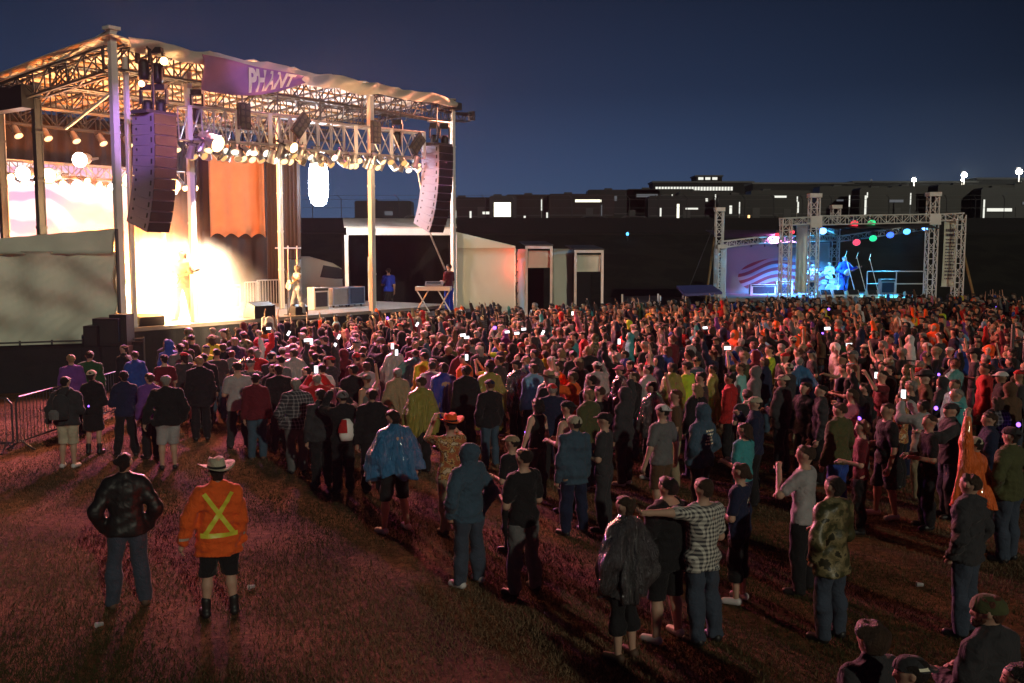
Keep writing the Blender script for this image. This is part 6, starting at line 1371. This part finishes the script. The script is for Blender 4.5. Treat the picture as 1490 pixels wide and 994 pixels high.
for X, Y in near:
    P, L = vr.choice(VAR if vr.random() > .1 else PHV)
    top = vr.choice(COLN); bot = vr.choice(['black', 'charcoal', 'navy', 'denim', 'denim', 'grey', 'khaki', 'slate'])
    if P['top'] == 'poncho': top = vr.choice(['yellowplastic', 'royalplastic', 'clear', 'foil', 'mintplastic', 'blueplastic', 'foil', 'clear'])
    hc = vr.choice(['black', 'charcoal', 'white', 'beige', 'navy', 'red', 'tan', 'grey']); hair = vr.choice(['dark', 'dark', 'dark', 'brown', 'brown', 'grey', 'blond', 'auburn'])
    if P.get('hat') == 'cowboy': hc = vr.choice(['beige', 'tan', 'orange', 'black'])
    tn = {'yellowplastic': 'yellow', 'royalplastic': 'royal blue', 'clear': 'white plastic', 'foil': 'silver plastic', 'mintplastic': 'mint', 'blueplastic': 'blue'}.get(top) or ADJ[top]
    hn_ = ('hood up' if P.get('hood') else ('%s %s' % (ADJ[hc], {'cap': 'cap', 'backcap': 'reversed cap', 'beanie': 'beanie', 'cowboy': 'cowboy hat'}[P['hat']]) if P.get('hat') else ('%s%s hair' % ('long ' if P.get('hair') == 'long' else '', hair))))
    act = {'phone': 'arms raised', 'high': 'arm up', 'wave': 'arm up'}.get(P.get('armL')) or {'high': 'arm up', 'wave': 'arm up'}.get(P.get('armR'))
    base = 'person in %s %s, %s' % (tn, GAR[P['top']], hn_)
    off = vr.gauss(.15, .35) if X < 6 else vr.choice([vr.gauss(.2, .4), vr.gauss(-.5, .4), vr.gauss(.2, .4)])
    sc = vr.uniform(.92, 1.05)
    o = place_person(L, dict(skin=vr.choice(SKIN), top=cm(top), bottom=cm(bot), shoe=SHOEM[vr.choice(['black', 'black', 'white', 'brown'])], hair=HAIRM[hair], hat=cm(hc), band=cm('black'), beard=HAIRM[hair]), (X, Y, 0), yaw_to((X, Y), off=off), sc,
                     rel_label(X, Y, [base + (', ' + act if act else ''), base]), 'people packed in the middle of the crowd')
    if P in [q[0] for q in PHV] or (P.get('armL') == 'phone'):
        EXTRA.append((o, P))
# phones in raised hands of those people
for i, (o, P) in enumerate(EXTRA):
    if i % 4: continue
    key = 'phone' if P.get('armL') == 'phone' else 'high'; s = -1 if P.get('armL') == key else 1
    a = ARMS[key][1]; l = Vector((s * (.165 + a[0]) if key == 'high' else .0, a[1] + .04, 1.425 + a[2] + .12))
    q = Matrix.Rotation(o.rotation_euler.z, 3, 'Z') @ (l * o.scale[0]) + o.location
    phone(q, 'lit phone of the ' + o['label'][10:].split(', ')[0] + ' wearer ' + o['label'].split(', ')[-1], tilt=vr.choice([0, 0, 1.5]))
# phones and violet wrist lights seen in the photograph
for i, (px, py, g, z) in enumerate([(420, 485, 'phone', 1.95), (391, 478, 'phone', 1.95), (493, 490, 'phone', 1.95), (487, 503, 'phone', 1.95), (607, 472, 'phone', 2), (571, 504, 'phone', 1.9), (577, 513, 'phone', 1.9), (679, 520, 'phone', 1.85), (752, 485, 'phone', 1.95), (738, 483, 'phone', 1.9), (762, 479, 'phone', 1.95), (790, 484, 'phone', 1.9), (833, 456, 'phone', 2.), (901, 497, 'phone', 1.95), (1026, 477, 'phone', 1.95), (679, 491, 'phone', 1.95), (1275, 546, 'phone', 1.55)]):
    phone(on(px, py, z), 'bright phone in the crowd %s' % ['left of the monitors', 'below the tall tan curtain', 'near the white hooded top', 'close under another bright phone', 'below the backstage tent', 'left of the vivid yellow jacket', 'lower of the two left of the yellow jacket', 'above the black coat between the ponchos', 'above the light blue denim shirt', 'small one left of the tent corner', 'below the red lit tent corner', 'right of the red lit tent corner', 'below the two portable booths', 'above the crinkled silver poncho', 'beyond the dark grey printed t-shirt', 'above the long yellow poncho', 'held by the person before the barriers'][i], g, 'lit phones held up over the crowd', .85, vr.choice([0, .5, 1.5]))
for i, (px, py, z, sc) in enumerate([(1270, 447, 1.3, 1.3), (1310, 463, 1.2, 1.2), (1337, 468, 1.2, 1.2), (1415, 438, 1.4, 1.4), (1392, 453, 1.4, 1.7), (1455, 436, 1.4, 1.4), (1450, 447, 1.4, 1.3), (1254, 492, 1.3, 1.1), (1197, 485, 1.3, 1.2), (1206, 450, 1.8, 1.5), (1366, 545, 1.2, 1.), (1416, 530, 1.3, .9), (1250, 609, 1.1, 1.2), (1362, 594, 1.1, 1.2), (1281, 612, 1.1, .8), (1482, 618, 1.2, 1.2), (720, 477, 1.8, 1.7), (564, 463, 1.8, 1.3), (129, 591, 1.1, .6), (153, 577, 1.1, .6), (956, 534, 1.5, .9), (765, 629, 1.1, .7), (1132, 479, 1.4, 1.3)]):
    p = on(px, py, z); o = MB().lathe([(.001, -.018), (.026, -.014), (.034, 0), (.026, .014), (.001, .018)], n=12).build('glow_wristband', G['uv']); o.location = p; o.scale = (sc,) * 3; o.rotation_euler = (vr.uniform(.5, 1.6), vr.uniform(-.5, .5), 0)
    tag(o, 'violet glowing wristband in the crowd', 'wristband', 'violet glowing wristbands'); MB().box((.034, 0, 0), (.014, .03, .026)).build('clasp', M['black'], o)
# ---- far crowd as one mass
def lowvar(P):
    out = person_parts(P, .055); V_, F_, M_, n = [], [], [], 0
    slot = dict(body=0, top=1, bottom=2, hair=3, hat=4, band=3, shoe0=5, shoe1=5, beard=3)
    for k in out:
        if k in ('shoe0', 'shoe1'): continue
        if k == 'body': v, f, mi = out[k]; keep = (np.array(mi) == 0); f = f[keep]
        else: v, f = out[k]
        V_.append(np.asarray(v)); F_.append(np.asarray(f) + n); M_ += [slot[k]] * len(f); n += len(v)
    return np.concatenate(V_), np.concatenate(F_), np.array(M_)
LV = []
for i in range(18):
    P = rp(); 
    if P.get('hat') == 'cowboy': P['hat'] = 'cap'
    if i % 3 == 0: P['armL'] = vr.choice(['high', 'wave', 'phone']); P['armR'] = P['armL'] if i % 2 else 'down'
    LV.append(lowvar(P))
pal = [(n, cm(n)) for n in sorted(set(COLN))]; allm = SKIN + [HAIRM[k] for k in ('dark', 'brown', 'grey', 'blond')] + [m for _, m in pal]; pi = {n: 8 + i for i, (n, _) in enumerate(pal)}
VV, FF, MM, n = [], [], [], 0
for X, Y in rest:
    v, f, mi = LV[vr.randrange(len(LV))]; a = yaw_to((X, Y), off=vr.gauss(.2, .5)); sc = vr.uniform(.92, 1.06); ca, sa = math.cos(a) * sc, math.sin(a) * sc
    VV.append(np.stack([v[:, 0] * ca - v[:, 1] * sa + X, v[:, 0] * sa + v[:, 1] * ca + Y, v[:, 2] * sc], 1)); FF.append(f + n); n += len(v)
    mp = np.array([vr.randrange(4), pi[vr.choice(COLN)], pi[vr.choice(['black', 'navy', 'denim', 'charcoal'])], 4 + vr.choice([0, 0, 0, 0, 1, 1, 2]), pi[vr.choice(['black', 'white', 'beige', 'red', 'navy'])], pi['black']]); MM.append(mp[mi])
if VV:
    o = link('crowd', np_mesh('crowd', np.concatenate(VV), np.concatenate(FF), True, np.concatenate(MM)), allm); tag(o, 'dense far part of the audience packed up to both stages', 'crowd', kind='stuff')
print('PEOPLE', len(HERO), len(near), len(rest))
# ------------------------------------------------------------------ light
w = bpy.data.worlds.new('World'); scene.world = w; w.use_nodes = True; nt = w.node_tree; bg = nt.nodes['Background']
tcw = nt.nodes.new('ShaderNodeTexCoord'); spw = nt.nodes.new('ShaderNodeSeparateXYZ'); nt.links.new(tcw.outputs['Generated'], spw.inputs[0])
rw = nt.nodes.new('ShaderNodeValToRGB'); nt.links.new(spw.outputs['Z'], rw.inputs[0]); e = rw.color_ramp.elements
e[0].position = 0; e[0].color = (.042, .088, .175, 1); e[1].position = .5; e[1].color = (.006, .011, .03, 1)
for p_, c_ in ((.08, (.027, .056, .13)), (.15, (.014, .03, .074)), (.25, (.008, .0165, .041))): x_ = e.new(p_); x_.color = (*c_, 1)
dt = nt.nodes.new('ShaderNodeVectorMath'); dt.operation = 'DOT_PRODUCT'; nt.links.new(tcw.outputs['Generated'], dt.inputs[0]); dt.inputs[1].default_value = Vector((-.2, .98, 0)).normalized()
mr = nt.nodes.new('ShaderNodeMapRange'); mr.inputs['From Min'].default_value = .72; mr.inputs['From Max'].default_value = 1; mr.inputs['To Min'].default_value = .25; mr.inputs['To Max'].default_value = 1.05; nt.links.new(dt.outputs['Value'], mr.inputs['Value'])
sky = nt.nodes.new('ShaderNodeTexSky'); sky.sky_type = 'NISHITA'; sky.sun_disc = False; sky.sun_elevation = R(-5); sky.sun_rotation = R(-12)
ml = nt.nodes.new('ShaderNodeVectorMath'); ml.operation = 'SCALE'; nt.links.new(rw.outputs[0], ml.inputs[0]); nt.links.new(mr.outputs['Result'], ml.inputs['Scale'])
s2 = nt.nodes.new('ShaderNodeVectorMath'); s2.operation = 'SCALE'; nt.links.new(sky.outputs[0], s2.inputs[0]); s2.inputs['Scale'].default_value = .05
aw = nt.nodes.new('ShaderNodeVectorMath'); nt.links.new(ml.outputs[0], aw.inputs[0]); nt.links.new(s2.outputs[0], aw.inputs[1]); nt.links.new(aw.outputs[0], bg.inputs[0]); bg.inputs[1].default_value = 1.
# floodlight far behind the camera (the field's flood): one sun lamp
sl = bpy.data.lights.new('flood_sun', 'SUN'); sl.energy = .68; sl.color = (1, .95, .72); sl.angle = R(1.2); so = bpy.data.objects.new('flood_sun', sl); COL.objects.link(so)
so.rotation_euler = Vector((-.5, 1, -.42)).to_track_quat('-Z', 'Y').to_euler()
def spot(name, loc, tgt, e, col, size=60, blend=.5, rad=.3):
    l = bpy.data.lights.new(name, 'SPOT'); l.energy = e; l.color = col; l.spot_size = R(size); l.spot_blend = blend; l.shadow_soft_size = rad
    o = bpy.data.objects.new(name, l); COL.objects.link(o); o.location = loc; o.rotation_euler = (Vector(tgt) - Vector(loc)).to_track_quat('-Z', 'Y').to_euler(); return o
def point(name, loc, e, col, rad=.3):
    l = bpy.data.lights.new(name, 'POINT'); l.energy = e; l.color = col; l.shadow_soft_size = rad; o = bpy.data.objects.new(name, l); COL.objects.link(o); o.location = loc; return o
s = s_of
# wash from the stage truss over the crowd
spot('crowd_wash_pink', S(3.4, -.9, 8.2), (-2, 15, 0), 15000, (1, .2, .24), 110, .6, .6)
for s_f, v_f, z_f, e_f in ((8, -1, 10., 14000), (.3, -.6, 10.6, 9000), (15.5, -.4, 10.1, 11000)): spot('field_wash', S(s_f, v_f, z_f), (1, 11, 0), e_f * .9, (1, .33, .18), 120, .7, 1.2)
spot('crowd_wash_violet', S(2.5, -1.2, 7.6), (-7, 20, 0), 5500, (.55, .2, 1), 80, .6, .3)
spot('crowd_wash_red', S(11, -.9, 8.0), (10, 34, 0), 11000, (1, .15, .05), 62, 1., .5)
spot('crowd_wash_magenta', S(9.5, -.9, 8.2), (8, 18, 0), 13000, (1, .12, .36), 84, 1., 1.2)
# stage interior
spot('stage_down_white', S(3.0, 1.2, 8.6), S(3.2, 3., DZ), 70000, (1, .62, .3), 32, .4, .4)
spot('stage_down_amber', S(6.5, 1.5, 8.6), S(7, 3, DZ), 2600, (1, .55, .2), 75, .6, .4)
point('stage_back_amber', S(3.6, 6.6, 3.8), 9000, (1, .2, .015), .5)
point('stage_floor_glow', S(2.2, 1.3, 3.2), 1500, (1, .4, .1), .4)
spot('roof_uplight', S(4, 5, 7.), S(6, 2, 11.5), 260, (1, .4, .2), 150, .6, .5)
spot('roof_uplight', S(11, 2.5, 7.4), S(10, 0, 11.5), 260, (1, .45, .3), 150, .6, .5)
spot('screen_wash', S(3, 3, 8.3), S(3, 10.2, 6), 1500, (1, .34, .1), 70, .6, .3)
spot('deck_front_wash', S(5.5, -2.5, 9.), S(3.2, 1.5, DZ), 30000, (1, .7, .4), 30, .6, .3)
spot('curtain_light', S(s(330, 5), 4., 7.6), S(s(340, 9), 9, 6.2), 700, (1, .4, .12), 60, .6, .4)
spot('guitarist_light', S(s(430), -.3, 8), S(s(430), 1.6, DZ + 1), 45000, (1, .9, .85), 14, .6, .2)
spot('left_array_violet', S(-1.8, -5.5, 9.5), S(1.4, 0, 7.6), 1700, (.6, .25, 1), 34, .5, .3)
spot('banner_violet', S(4, -6, 9), S(6, 0, 10.6), 500, (.75, .4, 1), 50, .6, .3)
spot('right_array_red', S(12.3, -1.6, 7.6), S(14.6, 0, 7.0), 150, (1, .25, .3), 60, .5, .3)
q = at(757, 400, D2 - .6); point('corner_red', (q.x + .1, q.y + 1.2, 3.2), 45, (1, .06, .03), .1)
spot('fascia_fill', S(9, -4, 6.5), S(10, -.4, 10.2), 500, (1, .6, .35), 100, .6, .3); spot('lamp_row_fill', S(8, -3.5, 4.5), S(8, 0, 8), 500, (1, .6, .25), 110, .6, .3)  # added warm spots that tint the fascia and make the lamp row glint
q = at(464, 268, 43); point('tube_lamp_light', (q.x, q.y - .5, q.z), 1500, (.5, .72, 1), .25)
point('stage_burnout_fill', S(3.3, 2.0, 2.5), 15000, (1, .62, .28), .3)  # added point lamp that burns out the deck round the guitarist
spot('guitarist_white', S(3.4, -1.6, 7.5), S(4.2, 2.2, DZ + 1.), 70000, (1, .85, .7), 26, .6, .3)
for px_, py_, d_ in ((1330, 262, 190), (1403, 255, 180), (1483, 250, 170)):
    q = at(px_, py_, d_); point('mast_floodlight', (q.x, d_ - 1.5, q.z), 9000, (1, .9, .7), .4)
# small stage
def a2(px, py, d): return at(px, py, d)
spot('small_stage_blue', at(1200, 333, D + 1.6), (at(1215, 425, D).x, D + 4.5, 1.6), 12000, (.05, .35, 1), 75, .6, .2)
spot('small_stage_blue', at(1346, 328, D + 7), (at(1240, 425, D).x, D + 3, 1.6), 9000, (.06, .5, 1), 70, .6, .2)
spot('small_stage_cyan', at(1319, 334, D + 7), (at(1265, 425, D).x, D + 3, 1.6), 5000, (.1, .9, .9), 50, .6, .2)
spot('small_stage_green', at(1270, 344, D + 7.2), (at(1255, 425, D).x, D + 2, 1.5), 900, (.1, 1, .3), 60, .6, .2)
spot('small_stage_red', at(1246, 350, D + 7.2), (at(1240, 425, D).x, D + 1, 1.5), 600, (1, .05, .1), 60, .6, .2)
spot('small_stage_pink', at(1131, 340, D + 3), (at(1120, 400, D).x, D + 7, 2.5), 1100, (1, .25, .75), 100, .6, .3)
spot('small_stage_violet', at(1165, 335, D + 4), (at(1165, 425, D).x, D + 5, 1.5), 1500, (.6, .2, 1), 90, .6, .3)
# smoke drifting inside the main stage: billows thinning towards their edges; the low one is added as deck flare
def smoke_mat(name, col, dens, centre, radius, scale):
    m, nt_, b_ = new_mat(name); nt_.nodes.remove(b_); N = nt_.nodes; L = nt_.links
    pv = N.new('ShaderNodeVolumePrincipled'); pv.inputs['Color'].default_value = (*col, 1); pv.inputs['Anisotropy'].default_value = .2
    tc = N.new('ShaderNodeTexCoord'); sb = N.new('ShaderNodeVectorMath'); sb.operation = 'SUBTRACT'; sb.inputs[1].default_value = centre; L.new(tc.outputs['Generated'], sb.inputs[0])
    dv = N.new('ShaderNodeVectorMath'); dv.operation = 'DIVIDE'; dv.inputs[1].default_value = radius; L.new(sb.outputs[0], dv.inputs[0])
    ln = N.new('ShaderNodeVectorMath'); ln.operation = 'LENGTH'; L.new(dv.outputs[0], ln.inputs[0])
    mr_ = N.new('ShaderNodeMapRange'); mr_.interpolation_type = 'SMOOTHSTEP'; mr_.inputs['From Min'].default_value = .25; mr_.inputs['From Max'].default_value = 1; mr_.inputs['To Min'].default_value = dens; mr_.inputs['To Max'].default_value = 0; L.new(ln.outputs['Value'], mr_.inputs['Value'])
    ns = N.new('ShaderNodeTexNoise'); ns.inputs['Scale'].default_value = scale; ns.inputs['Detail'].default_value = 3; L.new(tc.outputs['Object'], ns.inputs['Vector'])
    nr = N.new('ShaderNodeMapRange'); nr.inputs['From Min'].default_value = .35; nr.inputs['From Max'].default_value = .65; nr.inputs['To Min'].default_value = .25; nr.inputs['To Max'].default_value = 1.5; L.new(ns.outputs['Fac'], nr.inputs['Value'])
    mu = N.new('ShaderNodeMath'); mu.operation = 'MULTIPLY'; L.new(mr_.outputs[0], mu.inputs[0]); L.new(nr.outputs[0], mu.inputs[1]); L.new(mu.outputs[0], pv.inputs['Density']); L.new(pv.outputs[0], N['Material Output'].inputs['Volume'])
    return m
o = MB().box(S(4.2, 6.9, 4.7), (6.6, 5.2, 5.9), SROT).build('smoke', smoke_mat('stage_smoke', (.9, .85, .8), .2, (.5, .5, .4), (.5, .5, .6), .6)); tag(o, 'amber-lit smoke billowing up behind the guitarist on the main stage', 'smoke', kind='stuff')
o = MB().box(S(3.4, 2.6, DZ + 1.75), (7.4, 5., 3.4), SROT).build('smoke', smoke_mat('deck_flare_fog', (.95, .93, .9), .75, (.48, .5, 0.), (.5, .5, .95), .9)); tag(o, 'thick white-lit smoke rolling over the left half of the stage deck', 'smoke', kind='stuff')  # low fog added so the bright deck dissolves into white
hz, nth, bh = new_mat('night_haze'); nth.nodes.remove(bh)
pv = nth.nodes.new('ShaderNodeVolumePrincipled'); pv.inputs['Color'].default_value = (.7, .85, 1, 1); pv.inputs['Density'].default_value = .00011; pv.inputs['Anisotropy'].default_value = .55
nth.links.new(pv.outputs[0], nth.nodes['Material Output'].inputs['Volume'])
o = MB().box((0, 200, 14), (700, 480, 30)).build('haze', hz); tag(o, 'thin damp night haze over the field', 'haze', kind='stuff')
# ------------------------------------------------------------------ render
vs = scene.view_settings; vs.view_transform = 'Standard'; vs.look = 'None'; vs.exposure = 0; vs.gamma = 1; vs.use_curve_mapping = False
scene.render.engine = 'CYCLES'; cy = scene.cycles; cy.use_denoising = True; cy.max_bounces = 5; cy.diffuse_bounces = 2; cy.glossy_bounces = 2; cy.transmission_bounces = 2; cy.transparent_max_bounces = 6; cy.volume_bounces = 0; cy.sample_clamp_indirect = 4; cy.volume_step_rate = 3; cy.volume_max_steps = 96; cy.use_light_tree = True; cy.caustics_reflective = False; cy.caustics_refractive = False
